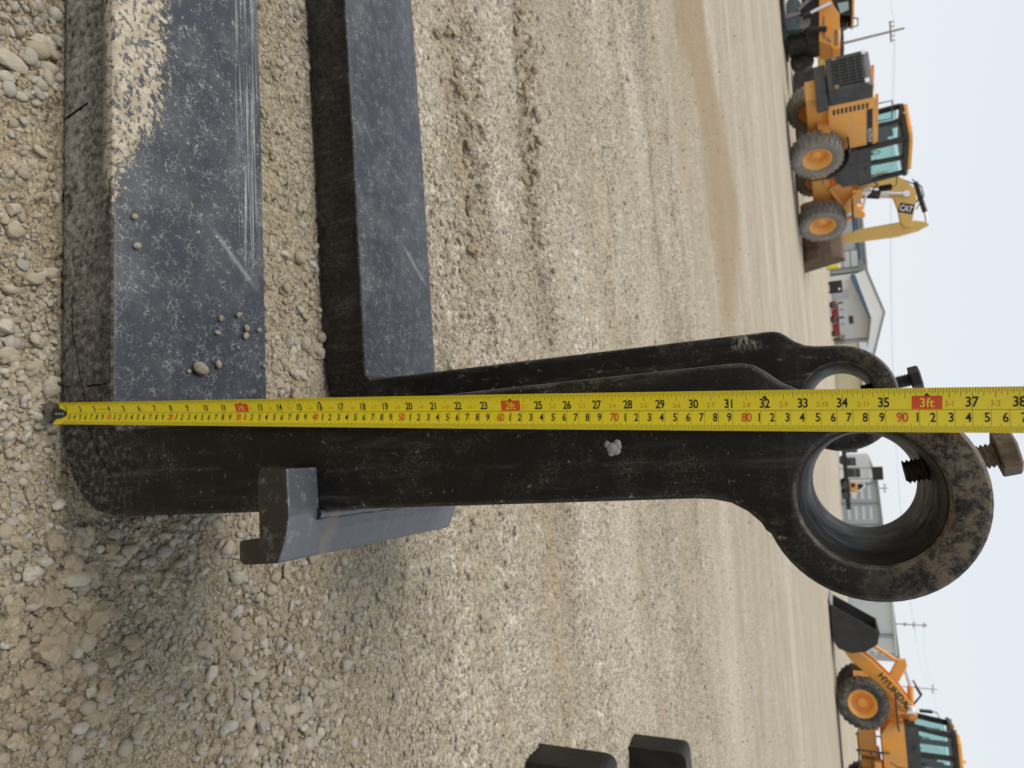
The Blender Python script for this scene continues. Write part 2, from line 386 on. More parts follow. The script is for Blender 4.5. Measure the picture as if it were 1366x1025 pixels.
# biggest stones that show in the picture become stones of their own
ST = [(0.118,0.493,20,17),(0.152,0.501,29,23),(0.173,0.516,19,35),(0.21,0.519,21,27),(0.153,0.587,13,23),(0.152,0.623,20,30),(0.177,0.615,11,20),(0.176,0.646,17,24),(0.2,0.675,16,19),(0.192,0.696,19,23),(0.182,0.593,11,21),(0.19,0.63,13,20),(0.196,0.568,28,37),(0.206,0.581,19,23),(0.17,0.56,11,20),(0.164,0.537,14,20),(0.153,0.528,12,16),(0.273,0.576,30,26),(0.274,0.557,14,17),(0.339,0.62,11,22),(0.39,0.761,30,29),(0.352,0.566,22,22),(0.368,0.576,14,25),(0.356,0.584,16,21),(0.345,0.537,14,27),(0.399,0.551,26,26),(0.424,0.612,23,24),(0.308,0.575,19,25),(0.349,0.607,13,18),(0.334,0.571,16,17),(0.372,0.555,18,24),(0.297,0.541,14,22),(0.268,0.643,22,20),(0.326,0.695,14,19),(0.313,0.791,17,21),(0.448,0.723,14,20),(0.499,0.759,19,18),(0.485,0.777,23,27),(0.495,0.822,24,28),(0.487,0.735,16,22),(0.161,0.759,11,22),(0.222,0.742,13,15),(0.337,0.492,17,21),(0.327,0.501,12,14),(0.243,0.486,14,17),(0.332,0.589,17,17),(0.325,0.636,20,24),(-0.482,0.544,19,22),(-0.444,0.554,28,45),(-0.472,0.589,22,32),(-0.487,0.595,20,33),(-0.424,0.55,19,28),(-0.454,0.6,20,27),(-0.456,0.578,17,20),(-0.405,0.564,12,17),(-0.257,0.538,23,28),(-0.233,0.535,23,28),(-0.175,0.553,19,26),(-0.186,0.572,12,29),(-0.116,0.517,23,33),(-0.085,0.519,20,33),(-0.042,0.56,24,26),(-0.432,0.586,12,18),(-0.305,0.554,14,17),(-0.276,0.543,12,22)]
CL = [(0.202,0.537,27,40),(0.27,0.534,45,54),(0.247,0.59,35,42),(0.304,0.606,29,31),(0.288,0.504,26,31),(0.209,0.494,26,31),(0.131,0.505,17,21),(0.31,0.528,21,32)]
def put_stone(name, k, x, y, sx, sy, sz, rz, tilt=.25, sink=.30):
    o = link_mesh(name, PROTO[k], ground)
    o.scale = (sx, sy, sz); o.rotation_euler = (random.uniform(-tilt, tilt), random.uniform(-tilt, tilt), rz)
    o.location = (x, y, float(gh(x, y))+sz*(.5-sink)); return o
cnt = 0
for (x, y, a, b) in ST:
    if in_fork(np.array([x]), np.array([y]), .004)[0]: continue
    put_stone('stone', [0, 1, 2, 4, 3, 5, 7, 8, 6][cnt % 9], x, y, a/1000, b/1000, min(a, b)/1000*random.uniform(.6, .85), random.uniform(-.4, .4)); cnt += 1
for (x, y, a, b) in CL:
    put_stone('dirt_clod', 10+cnt % 4, x, y, a/1000, b/1000, min(a, b)/1000*.75, random.uniform(0, 6)); cnt += 1
dd = np.hypot(np.hypot(P[:, 0], P[:, 1]), CAM_H); vis = P[:, 2]/dd*np.where((np.abs(P[:, 0])/P[:, 1] < .95) & (P[:, 1] > .42) & (P[:, 2] > .011), 1, 0)
order = np.argsort(-vis); big = order[:225]
for i in big:
    x, y, s, k = P[i]; a = random.uniform(.75, 1.15); put_stone('stone' if k < 10 else 'dirt_clod', int(k), x, y, s*a, s*random.uniform(.7, 1.0), s*random.uniform(.5, .8), random.uniform(0, 6.28))
P = np.delete(P, big, 0)
N = len(P)
sc = np.stack([P[:, 2]*rng.uniform(.8, 1.3, N), P[:, 2]*rng.uniform(.65, 1.0, N), P[:, 2]*rng.uniform(.45, .85, N)], -1)
pz = gh(P[:, 0], P[:, 1])+sc[:, 2]*rng.uniform(-.12, .34, N)
gm = bpy.data.meshes.new('gravel'); gm.vertices.add(N)
gm.vertices.foreach_set('co', np.stack([P[:, 0], P[:, 1], pz], -1).astype(np.float32).ravel())
a_ = gm.attributes.new('scl', 'FLOAT_VECTOR', 'POINT'); a_.data.foreach_set('vector', sc.astype(np.float32).ravel())
a_ = gm.attributes.new('rot', 'FLOAT_VECTOR', 'POINT'); a_.data.foreach_set('vector', np.stack([rng.uniform(-.5, .5, N), rng.uniform(-.5, .5, N), rng.uniform(0, 6.28, N)], -1).astype(np.float32).ravel())
a_ = gm.attributes.new('idx', 'INT', 'POINT'); a_.data.foreach_set('value', P[:, 3].astype(np.int32))
gravel = link_mesh('gravel', gm); tag(gravel, 'loose grey and tan gravel scattered over the dirt yard', 'gravel', None, 'stuff')
ng = bpy.data.node_groups.new('scatter_stones', 'GeometryNodeTree')
ng.interface.new_socket('Geometry', in_out='INPUT', socket_type='NodeSocketGeometry'); ng.interface.new_socket('Geometry', in_out='OUTPUT', socket_type='NodeSocketGeometry')
gi = ng.nodes.new('NodeGroupInput'); go = ng.nodes.new('NodeGroupOutput'); ip = ng.nodes.new('GeometryNodeInstanceOnPoints'); ci = ng.nodes.new('GeometryNodeCollectionInfo')
ci.inputs[0].default_value = pc; ci.inputs['Separate Children'].default_value = True; ci.inputs['Reset Children'].default_value = True
def named(nm, typ):
    d = ng.nodes.new('GeometryNodeInputNamedAttribute'); d.data_type = typ; d.inputs[0].default_value = nm; return d.outputs[0]
ng.links.new(gi.outputs[0], ip.inputs['Points']); ng.links.new(ci.outputs[0], ip.inputs['Instance']); ip.inputs['Pick Instance'].default_value = True
ng.links.new(named('idx', 'INT'), ip.inputs['Instance Index']); ng.links.new(named('rot', 'FLOAT_VECTOR'), ip.inputs['Rotation']); ng.links.new(named('scl', 'FLOAT_VECTOR'), ip.inputs['Scale'])
ng.links.new(ip.outputs[0], go.inputs[0])
md = gravel.modifiers.new('scatter', 'NODES'); md.node_group = ng

# ------------------------------------------------------------------ forks
def mat_fork(muddy):
    t = NT('black_fork_paint'); o = t.obj(); x, y, z = t.xyz(o)
    geo = t.n('ShaderNodeNewGeometry'); tc = t.n('ShaderNodeTexCoord'); nx, ny, nz = t.xyz(tc.outputs['Normal'])
    upm = t.ss(nz, .75, .95)                                            # level faces: they collect dust and carry the painted sky tone
    a = t.math('MULTIPLY', x, -1.0)
    wn = t.n('ShaderNodeTexNoise', {'Vector': o, 'Scale': 70.0, 'Detail': 3.0}); wv = t.n('ShaderNodeVectorMath', {0: wn.outputs[1], 1: (.018, .018, .018)}, operation='MULTIPLY'); ov = t.n('ShaderNodeVectorMath', {0: o, 1: wv.outputs[0]}, operation='ADD').outputs[0]
    web = t.vor(ov, 120, 'DISTANCE_TO_EDGE')
    cobweb = t.math('MULTIPLY', t.ss(web, .085, .0), t.ss(t.noise(o, 55, 5, .7), .44, .66))
    film = t.ss(t.noise(o, 9, 6, .7), .42, .72)
    specks = t.ss(t.noise(o, 210, 3, .6), .66, .76)
    d_top = t.math('MULTIPLY', upm, t.math('ADD', t.math('MULTIPLY', cobweb, .42), t.math('ADD', t.math('MULTIPLY', film, .09), t.math('MULTIPLY', specks, .10))))
    warp_ = t.noise(o, 48, 5, .7)
    # caked mud along the near edge, running out towards the heel
    reach = t.math('MULTIPLY', t.ss(a, .31, .58), .098)
    mud_n = t.noise(o, 115, 5, .68, .5)
    inside = t.ss(t.math('SUBTRACT', y, reach), .006, -.045)
    mud = t.math('MULTIPLY', t.math('MULTIPLY', t.ss(t.math('ADD', t.math('MULTIPLY', inside, .19), mud_n), .60, .70), t.ss(a, .30, .40)), t.ss(z, .075, .09))
    mud = t.math('MULTIPLY', mud, t.math('MULTIPLY', t.ss(z, .115, .10), 1.0 if muddy else 0.0))
    # long rubbed scratches near the far edge
    scr = t.noise(t.vmul(o, (6, 420, 1)), 1.0, 2, .5)
    sm = t.math('MULTIPLY', t.math('MULTIPLY', t.ss(y, .19, .215), t.ss(y, .25, .235)), t.math('MULTIPLY', t.ss(a, .30, .42), upm))
    d_scr = t.math('MULTIPLY', t.math('MULTIPLY', t.ss(scr, .52, .60), sm), .5 if muddy else .08)
    curve = t.math('ABSOLUTE', t.math('SUBTRACT', y, t.math('ADD', .185, t.math('MULTIPLY', t.math('SUBTRACT', a, .36), t.math('SUBTRACT', .0, 1.1)))))
    d_cur = t.math('MULTIPLY', t.math('MULTIPLY', t.ss(curve, .010, .0), t.math('MULTIPLY', t.ss(a, .31, .34), t.ss(a, .40, .37))), t.math('MULTIPLY', upm, .30))
    # side faces: grey dust low on the blade, a scatter of chips, brown soil on the eye
    side = t.math('SUBTRACT', 1.0, upm)
    low = t.math('MULTIPLY', t.math('MULTIPLY', t.ss(z, .13, .02), t.ss(a, -.02, .42)), t.math('ADD', t.math('MULTIPLY', t.ss(t.noise(o, 95, 6, .7), .36, .6), .75), t.math('MULTIPLY', t.ss(t.noise(o, 20, 5, .7), .42, .62), .35)))
    low = t.math('MULTIPLY', low, 1.0 if muddy else .12)
    lown = t.math('MULTIPLY', t.math('MULTIPLY', t.ss(z, .19, .03), t.ss(t.noise(o, 120, 5, .7), .46, .68)), .35 if muddy else .06)
    chips = t.math('MULTIPLY', t.ss(t.noise(o, 110, 5, .7), .61, .70), .34)
    tiny = t.math('ADD', t.math('MULTIPLY', t.ss(t.noise(o, 500, 3, .6), .64, .74), .28), t.math('MULTIPLY', t.ss(t.noise(t.vmul(o, (260, 260, 14)), 1.0, 3, .6), .66, .74), .07))
    d_side = t.math('MULTIPLY', side, t.math('ADD', t.math('MULTIPLY', low, .62), t.math('ADD', lown, t.math('ADD', chips, tiny))))
    eye = t.math('MULTIPLY', t.math('MULTIPLY', t.ss(z, .865, .935), t.ss(t.noise(o, 75, 8, .8, .3), .43, .58)), .70 if muddy else .30)
    eye = t.math('ADD', eye, t.math('MULTIPLY', t.math('MULTIPLY', t.ss(z, .80, .86), t.ss(t.noise(o, 90, 8, .8), .52, .66)), .30))
    rr_ = t.math('SQRT', t.math('ADD', t.math('POWER', t.math('SUBTRACT', x, .002), 2.0), t.math('POWER', t.math('SUBTRACT', z, .891), 2.0)))
    rim = t.math('MULTIPLY', t.math('MULTIPLY', t.ss(t.math('ABSOLUTE', t.math('SUBTRACT', rr_, .0487)), .0030, .0008), t.ss(t.noise(o, 60, 6, .8), .40, .7)), .26)
    bv = t.n('ShaderNodeBevel', {'Radius': .0045}, samples=4)
    ed = t.n('ShaderNodeVectorMath', {0: bv.outputs[0], 1: geo.outputs['Normal']}, operation='DOT_PRODUCT').outputs['Value']
    worn = t.math('MULTIPLY', t.math('MULTIPLY', t.ss(ed, .985, .90), t.ss(t.noise(o, 40, 6, .75), .40, .62)), .34)
    wipe = t.math('MULTIPLY', t.ss(t.noise(t.vmul(o, (55, 55, 5)), 1.0, 6, .75), .50, .74), .10)
    cloud = t.math('MULTIPLY', t.math('MULTIPLY', t.ss(t.noise(o, 11, 5, .7), .50, .70), t.ss(t.noise(o, 340, 3, .7), .44, .62)), .20)
    smear = t.math('MULTIPLY', t.ss(t.noise(t.vmul(o, (30, 30, 120), (0, R(25), 0)), 1.0, 5, .75), .62, .74), .16)
    d_side = t.math('ADD', t.math('ADD', d_side, t.math('MULTIPLY', side, t.math('ADD', wipe, t.math('ADD', cloud, smear)))), t.math('ADD', rim, worn))
    if not muddy:
        scuff = t.math('MULTIPLY', t.math('MULTIPLY', t.ss(t.noise(t.vmul(o, (70, 70, 330)), 1.0, 4, .7), .46, .60), t.math('MULTIPLY', t.ss(z, .752, .764), t.ss(z, .80, .788))), t.math('MULTIPLY', t.ss(a, .072, .088), .8))
        spots = t.math('MULTIPLY', t.math('MULTIPLY', t.ss(t.noise(t.vmul(o, (75, 75, 48)), 1.0, 4, .6), .60, .68), t.ss(z, .15, .3)), .22)
        d_side = t.math('ADD', d_side, t.math('ADD', scuff, t.math('MULTIPLY', spots, side)))
    dsum = t.math('ADD', t.math('ADD', d_top, d_side), t.math('ADD', t.math('ADD', d_scr, d_cur), 0.0), True)
    blot = t.noise(o, 7, 4, .6)
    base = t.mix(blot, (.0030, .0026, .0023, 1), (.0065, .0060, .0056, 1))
    base = t.mix(upm, base, t.mix(blot, (.019, .0225, .030, 1), (.028, .0325, .042, 1)))                       # sky reflection painted into the level faces as a blue-grey tone
    c = t.mix(dsum, base, t.mix(upm, (.40, .36, .30, 1), (.40, .40, .39, 1)))
    c = t.mix(t.math('MINIMUM', eye, 1.0), c, t.mix(t.noise(o, 30, 4, .6), (.215, .150, .092, 1), (.165, .145, .12, 1)))
    rust = t.math('MULTIPLY', t.math('MULTIPLY', t.ss(t.noise(t.vmul(o, (14, 14, 55)), 1.0, 4, .6), .60, .70), t.ss(t.math('ADD', z, t.math('MULTIPLY', rr_, .6)), .955, 1.0)), .75)
    c = t.mix(rust, c, (.25, .12, .045, 1))
    c = t.mix(t.math('MULTIPLY', mud, .92), c, t.mix(t.ss(warp_, .38, .62), (.30, .25, .175, 1), (.44, .385, .29, 1)))
    rough = t.math('ADD', t.math('ADD', .24, t.math('MULTIPLY', t.noise(o, 16, 5, .7), .26)), t.math('MULTIPLY', t.math('ADD', t.math('ADD', dsum, mud), eye), .45), True)
    h = t.math('ADD', t.math('MULTIPLY', t.noise(o, 45, 4, .6), .55), t.math('ADD', t.math('MULTIPLY', t.noise(o, 260, 3, .6), .14), t.math('MULTIPLY', mud, .8)))
    nrm = t.bump(h, .32, .0022, t.bump(t.noise(o, 7, 3), .45, .008))
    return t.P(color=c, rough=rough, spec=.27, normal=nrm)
def mat_hook():
    t = NT('hook_paint'); o = t.obj(); x, y, z = t.xyz(o)
    f = t.math('MULTIPLY', t.ss(t.noise(o, 70, 6, .7), .52, .72), .35)
    band = t.math('MULTIPLY', t.ss(t.math('ABSOLUTE', t.math('SUBTRACT', y, t.math('ADD', .012, t.math('MULTIPLY', t.noise(o, 40, 3), .02)))), .012, .003), .55)
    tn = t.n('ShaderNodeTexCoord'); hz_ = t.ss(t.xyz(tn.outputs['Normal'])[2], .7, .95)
    c = t.mix(f, t.mix(hz_, (.0075, .0070, .0065, 1), (.075, .080, .090, 1)), (.38, .36, .33, 1)); c = t.mix(band, c, (.19, .145, .09, 1))  # top faces coloured paler blue-grey in place of sky sheen
    c = t.mix(t.math('MULTIPLY', t.ss(z, .352, .338), t.ss(t.noise(o, 60, 4), .4, .6)), c, (.10, .05, .022, 1))
    return t.P(color=c, rough=t.math('ADD', .30, f), spec=.7, normal=t.bump(t.noise(o, 50, 4, .6), .3, .003))
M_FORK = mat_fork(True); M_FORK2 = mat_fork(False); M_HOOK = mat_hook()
M_BORE = dusty('worn_bore_steel', (.014, .0105, .0075, 1), .5, .5, (.085, .058, .034, 1), 26, 0, .35)
M_BOLT = dusty('rusty_bolt_steel', (.06, .042, .028, 1), .55, .85, (.29, .21, .125, 1), 60, .2)
M_BOLT2 = dusty('dark_bolt_steel', (.010, .009, .008, 1), .5, .3, (.07, .055, .04, 1), 55, .2)
M_CRACK = NT('dark_crack').P(color=(.004, .004, .004, 1), rough=.9, spec=.1)
M_WELD = dusty('pale_weld_metal', (.24, .24, .24, 1), .6, .3, (.4, .38, .35, 1), 90, .1)

RC, RO, RI = (-.002, .891), .0730, .0470           # eye centre (a, c), outer and hole radius
def fork_outline():
    p = [(1.9, .001), (.150, .001)]
    # rounded heel
    for k in range(1, 13):
        t = k/13*math.pi/2; p.append((.150-.150*math.sin(t)**.85, .001+.112*(1-math.cos(t)**.85)))
    p += [(0, .118), (0, .30), (0, .5), (0, .70), (0, .768)]
    p += [(-.001, .783), (-.004, .796), (-.011, .808), (-.0195, .8165), (-.0245, .8190)]
    t0 = math.atan2(.8225-RC[1], -.0275-RC[0])
    t0 = t0 if t0 < 0 else t0-2*math.pi
    t1 = R(5)-2*math.pi
    for k in range(41):
        t = t0+(t1-t0)*k/40; p.append((RC[0]+RO*math.cos(t), RC[1]+RO*math.sin(t)))
    p += [(.0735, .866), (.0765, .853), (.0830, .841), (.0935, .829), (.0985, .822), (.1010, .814), (FS, .805), (FS, .5), (FS, .2)]
    for k in range(7):
        t = k/6*math.pi/2; p.append((FS+.018*(1-math.cos(t)), FT+.018*(1-math.sin(t))))
    p += [(.3, FT), (.6, FT), (1.0, FT-.004), (1.5, FT-.035), (1.9, .03)]
    q = []
    for v in p:
        if not q or math.dist(q[-1], v) > 1e-4: q.append(v)
    return q
def fork_mesh():
    cu = bpy.data.curves.new('fork', 'CURVE'); cu.dimensions = '2D'; cu.fill_mode = 'BOTH'
    cu.extrude = FW/2-.0055; cu.bevel_depth = .0055; cu.bevel_resolution = 2; cu.offset = -.0055
    for pts_ in (fork_outline(), [(RC[0]+RI*math.cos(t), RC[1]+RI*math.sin(t)) for t in np.linspace(0, 2*math.pi, 65)[:-1]]):
        sp = cu.splines.new('POLY'); sp.points.add(len(pts_)-1); sp.use_cyclic_u = True
        for q, v in zip(sp.points, pts_): q.co = (v[0], v[1], 0, 1)
    ob = bpy.data.objects.new('fork', cu); COL.objects.link(ob)
    dg = bpy.context.evaluated_depsgraph_get(); me = bpy.data.meshes.new_from_object(ob.evaluated_get(dg))
    bpy.data.objects.remove(ob); bpy.data.curves.remove(cu)
    bm = bmesh.new(); bm.from_mesh(me); bpy.data.meshes.remove(me)
    for v in bm.verts: v.co = Vector((-v.co.x, v.co.z+FW/2, v.co.y))
    bmesh.ops.remove_doubles(bm, verts=bm.verts, dist=1e-5)
    # cut where blade, shank and eye meet so that each becomes a part of its own
    for co, no in (((-.135, 0, 0), (1, 0, 0)), ((0, 0, .822), (0, 0, 1))):
        bmesh.ops.bisect_plane(bm, geom=bm.verts[:]+bm.edges[:]+bm.faces[:], plane_co=co, plane_no=no, dist=1e-6)
    bmesh.ops.triangulate(bm, faces=[f for f in bm.faces if len(f.verts) > 4])
    bmesh.ops.recalc_face_normals(bm, faces=bm.faces)
    res = {}
    for nm in ('blade', 'shank', 'pin_eye', 'pin_bore'):
        b2 = bm.copy()
        def cls(f):
            c = f.calc_center_median()
            if c.z > .822:
                r = math.hypot(-c.x-RC[0], c.z-RC[1])
                return 'pin_bore' if r < RI+.0005 and abs(f.normal.y) < .5 else 'pin_eye'
            return 'blade' if c.x < -.135 else 'shank'
        bmesh.ops.delete(b2, geom=[f for f in b2.faces if cls(f) != nm], context='FACES')
        me = bpy.data.meshes.new(nm); b2.to_mesh(me); b2.free()
        me.polygons.foreach_set('use_smooth', [True]*len(me.polygons)); me.set_sharp_from_angle(angle=R(28))
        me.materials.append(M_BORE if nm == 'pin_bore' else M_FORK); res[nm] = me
    bm.free(); return res
FM = fork_mesh()
def bolt_parts(parent, M_BOLT):
    # eye bolt through the crown of the ring, leaning a little
    b0 = Vector((-.0085, .122, .920)); ax = Vector((-.17, -.03, 1)).normalized(); tw = MB()
    n = 14
    e1 = ax.orthogonal().normalized(); e2 = ax.cross(e1)
    vs = []; K = 84
    for i in range(K):
        h = i/(K-1)*.070; r = .0098 if i % 4 in (0, 1) else .0083
        for k in range(n):
            tt = 2*math.pi*k/n; vs.append(b0+ax*(h+.0025*k/n)+(e1*math.cos(tt)+e2*math.sin(tt))*r)
    fs = [(i*n+k, i*n+(k+1) % n, (i+1)*n+(k+1) % n, (i+1)*n+k) for i in range(K-1) for k in range(n)]+[tuple(range(n))]
    tw.add(vs, fs, True); bo = tw.build('bolt', M_BOLT, parent)
    hd = MB(); hv = []; h0 = .067
    for h, r in ((h0, .0175), (h0+.001, .0185), (h0+.0125, .0185), (h0+.0145, .016)):
        for k in range(6): hv.append(b0+ax*h+(e1*math.cos(k*math.pi/3+.35)+e2*math.sin(k*math.pi/3+.35))*r)
    hd.add(hv, [(i*6+k, i*6+(k+1) % 6, (i+1)*6+(k+1) % 6, (i+1)*6+k) for i in range(3) for k in range(6)]+[tuple(range(6))[::-1], tuple(range(18, 24))])
    hd.build('bolt_head', M_BOLT, bo, bevel=.0012)
def hook_part(parent):
    hp = [(.046, .372), (.043, .402), (-.002, .4035), (-.020, .400), (-.045, .389), (-.047, .346), (-.043, .340), (-.024, .340), (-.0215, .366), (.040, .366)]
    h = MB().prism([(-a, c) for a, c in hp], -.042, .276); ho = h.build('hanger_hook', M_HOOK, parent, bevel=.0028)
    wv = MB()
    for (p0, p1, r) in (((.0035, -.003, .403), (.0035, .25, .403), .0055),):
        n = 14; wv.tube([Vector(p0).lerp(Vector(p1), i/n)+Vector((random.uniform(-1, 1), random.uniform(-1, 1), random.uniform(-1, 1)))*.0009 for i in range(n+1)], r, 8, [r*random.uniform(.85, 1.15) for _ in range(n+1)])
    wv.build('weld_bead', M_HOOK, ho)
def make_fork(M, label):
    root = empty('loader_fork', M, label, 'fork', 'pin mounted loader forks standing on the gravel')
    for nm in ('blade', 'shank', 'pin_eye'): 
        o = link_mesh(nm, FM[nm], root)
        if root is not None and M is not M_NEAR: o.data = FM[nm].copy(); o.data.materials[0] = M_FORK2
        if nm == 'pin_eye': link_mesh('pin_bore', FM['pin_bore'], o)
    bolt_parts(root, M_BOLT if M is M_NEAR else M_BOLT2); hook_part(root); return root
fork_n = make_fork(M_NEAR, 'near black steel loader fork with the yellow tape along its shank')
fork_f = make_fork(M_FAR, 'far black steel loader fork half hidden behind the near fork')
# pale spatter stuck on the near shank
sp = MB()
for (dx, dz, r) in ((0, 0, .0050), (-.0035, .0040, .0032), (-.003, -.0042, .0030), (.0028, .0030, .0034), (.0040, -.0012, .0030), (-.0006, .0056, .0022)):
    bm = bmesh.new(); bmesh.ops.create_icosphere(bm, subdivisions=2, radius=r)
    sp.add([(-.043+dx+v.co.x*random.uniform(.85, 1.15), -.001+v.co.y*.6, .708+dz+v.co.z*random.uniform(.85, 1.15)) for v in bm.verts], [tuple(v.index for v in f.verts) for f in bm.faces], True); bm.free()
sp.build('weld_spatter', M_WELD, fork_n)
# hairline cracks at the heel
def ribbon(pts_, wd, name, parent):
    b = MB(); v = []
    for i, (a, c) in enumerate(pts_):
        q0 = pts_[max(i-1, 0)]; q1 = pts_[min(i+1, len(pts_)-1)]; d = Vector((q1[0]-q0[0], q1[1]-q0[1])).normalized(); ww = wd*random.uniform(.6, 1.3)
        v += [(-(a-d.y*ww), -.0004, c+d.x*ww), (-(a+d.y*ww), -.0004, c-d.x*ww)]
    b.add(v, [(2*i, 2*i+1, 2*i+3, 2*i+2) for i in range(len(pts_)-1)]); return b.build(name, M_CRACK, parent)
cr = [(.275, .022), (.255, .024), (.24, .022), (.222, .026), (.205, .031), (.185, .035), (.168, .041), (.15, .046), (.13, .049), (.112, .054), (.095, .062), (.075, .074), (.058, .088), (.045, .098)]
crj = []
for i in range(len(cr)-1):
    for k in range(5):
        t = k/5; crj.append((cr[i][0]*(1-t)+cr[i+1][0]*t+random.uniform(-.001, .001), cr[i][1]*(1-t)+cr[i+1][1]*t+random.uniform(-.0012, .0012)))
ribbon(crj, .0007, 'crack', fork_n)
ribbon([(.158+random.uniform(-.0006, .0006), .052+.004*k) for k in range(10)], .0010, 'crack', fork_n)
ribbon([(.512+.0009*k+random.uniform(-.0006, .0006), .004+.0046*k) for k in range(11)], .0018, 'crack', fork_n)

# pebbles lying on the near blade
M_PEB = mat_stone('grey_pebble', [(0, (.20, .175, .14, 1)), (1, (.30, .27, .225, 1))]); PEB = []
for k in (0, 3, 4, 6, 9, 1): q_ = PROTO[k].copy(); q_.materials.clear(); q_.materials.append(M_PEB); PEB.append(q_)
PB = [(0.186,0.124,21,'largest grey pebble lying on the near blade top'),(0.195,0.156,12,'grey pebble just beyond the largest pebble on the near blade'),(0.181,0.108,7,'tiny stone touching the near side of the largest blade pebble'),
      (0.254,0.209,11,'upper of two touching pebbles in the blade cluster'),(0.242,0.207,11,'lower of two touching pebbles in the blade cluster'),(0.272,0.195,14,'round pebble topping the small cluster on the blade'),
      (0.261,0.162,9,'lone small pebble on the near side of the blade cluster'),(0.24,0.156,8,'little flat chip halfway between cluster and largest pebble'),(0.224,0.193,6,'tiny crumb below the two touching blade pebbles'),
      (0.255,0.234,8,'small stone nearest the far blade edge in the cluster'),(0.201,0.244,7,'small stone at the far blade edge level with the largest pebble'),(0.253,0.1,5,'tiny pale crumb alone in the middle of the blade'),
      (0.37,0.028,9,'pale stone chip at the end of the caked mud on the blade'),(0.333,0.031,10,'pale stone chip next to the near blade edge')]
for i, (a, b, d, lb) in enumerate(PB):
    o = link_mesh('pebble', PEB[i % 6]); d /= 1000
    o.matrix_world = M_NEAR @ Matrix.Translation((-a, b, FT+d*.28)) @ Euler((random.uniform(-.3, .3), random.uniform(-.3, .3), random.uniform(0, 6))).to_matrix().to_4x4() @ Matrix.Diagonal((d*1.1, d*.85, d*.7, 1))
    tag(o, lb, 'pebble', 'pebbles lying on the near fork blade')

# two more forks lying on their side at the right
M_SIDE = dusty('plain_black_steel', (.006, .0058, .0055, 1), .5, .14, (.16, .12, .075, 1), 9, 0, .3)
def side_fork(x, y, rz, label):
    z = float(gh(x+.1, y+.05, False))
    root = empty('loader_fork', TR(x, y, z-.004, rz), label, 'fork', 'loader forks lying on their side')
    # blade on edge: width stands up, outline seen from the front; tip at local x = 0, running to +x
    H = .236
    MB().prism([(.0, .0), (1.25, 0), (1.25, H), (.028, H), (.013, H-.004), (.004, H-.013), (0, H-.028)], 0, .095).build('blade', M_SIDE, root, bevel=.005)
    MB().prism([(1.25, .0), (1.36, 0), (1.36, 1.0), (1.25, 1.0)], 0.001, H-.001, 'xy').build('shank', M_SIDE, root, bevel=.006)
    b = MB(); b.lathe([(.047, 0), (.075, 0), (.075, H), (.047, H)], Matrix.Translation((1.305, 1.05, 0)) @ Matrix.Rotation(R(90), 4, 'X') @ Matrix.Scale(-1, 4, (0, 1, 0)), 36, closed=True)
    b.build('pin_eye', M_SIDE, root)
side_fork(1.055, 1.79, R(4), 'black fork on its side at the right, the nearer of two')
side_fork(1.492, 2.745, R(5), 'black fork on its side at the right, the farther of two')

# ------------------------------------------------------------------ tape measure
TP0 = Vector((-.0111, .5560, .0163)); TD = Vector((.056, -.0166, 1)).normalized()
TW = Vector((1, 0, 0)); TW = (TW-TD*TW.dot(TD)).normalized(); TN = TD.cross(TW)
if TN.y > 0: TN = -TN
TWID = .0300
def tape_half(s): return .95-.60*float(sst(np.array(s), .02, .80))
def tape_pt(s, u, off=0.0):
    """s metres along, u 0..1 across (0 = picture top edge)"""
    al = tape_half(s); Rr = TWID/2/al; ph = (u-.5)*2*al
    return TP0+TD*s+TW*(Rr-off)*math.sin(ph)+TN*(Rr-(Rr-off)*math.cos(ph))
t_ = NT('yellow_tape'); o_ = t_.obj()
sm_ = t_.ss(t_.noise(o_, 45, 5, .65), .55, .8)
M_TAPE = t_.P(color=t_.mix(t_.math('MULTIPLY', sm_, .35), (.74, .60, .012, 1), (.48, .38, .03, 1)), rough=.33, spec=.5)
M_INK = NT('black_ink').P(color=(.012, .010, .008, 1), rough=.5, spec=.3)
M_RED = NT('red_ink').P(color=(.62, .075, .02, 1), rough=.5, spec=.3)
M_FAINT = NT('faint_red_ink').P(color=(.56, .22, .015, 1), rough=.5, spec=.3)
M_TICK = NT('olive_ink').P(color=(.10, .085, .01, 1), rough=.5, spec=.3)
M_STEEL = dusty('dark_hook_steel', (.06, .055, .05, 1), .4, .4, (.2, .17, .13, 1), 120, .6)
tape = empty('tape_measure', Matrix.Identity(4), 'yellow steel tape measure blade held upright along the near fork', 'tape measure')
ns, nu = 150, 16; b = MB(); L0, L1 = .004, 1.22
for side, off in ((0, 0), (1, -.0002)):
    v = []
    for i in range(ns+1):
        s0 = L0+(L1-L0)*i/ns
        for j in range(nu+1):
            u = j/nu; s = s0+(.010*(1-sst(np.array(u), .1, .6)) if i == 0 else 0)
            v.append(tape_pt(float(s), u, off))
    b.add(v, [(i*(nu+1)+j, i*(nu+1)+j+1, (i+1)*(nu+1)+j+1, (i+1)*(nu+1)+j) for i in range(ns) for j in range(nu)], True)
tb = b.build('tape_blade', M_TAPE, tape)
INK = .00022
def print_text(b, txt, s_c, u_c, hgt, narrow=1.0, bold=.02, shear=0.0, align=0, off=INK):
    v, f = text_mesh(txt, bold, shear)
    x = v[:, 0]*hgt*narrow; 
    if align == 1: x = x-x.max()
    b.add([tape_pt(s_c+xx, u_c-yy*hgt/TWID, off) for xx, yy in zip(x, v[:, 1])], f)
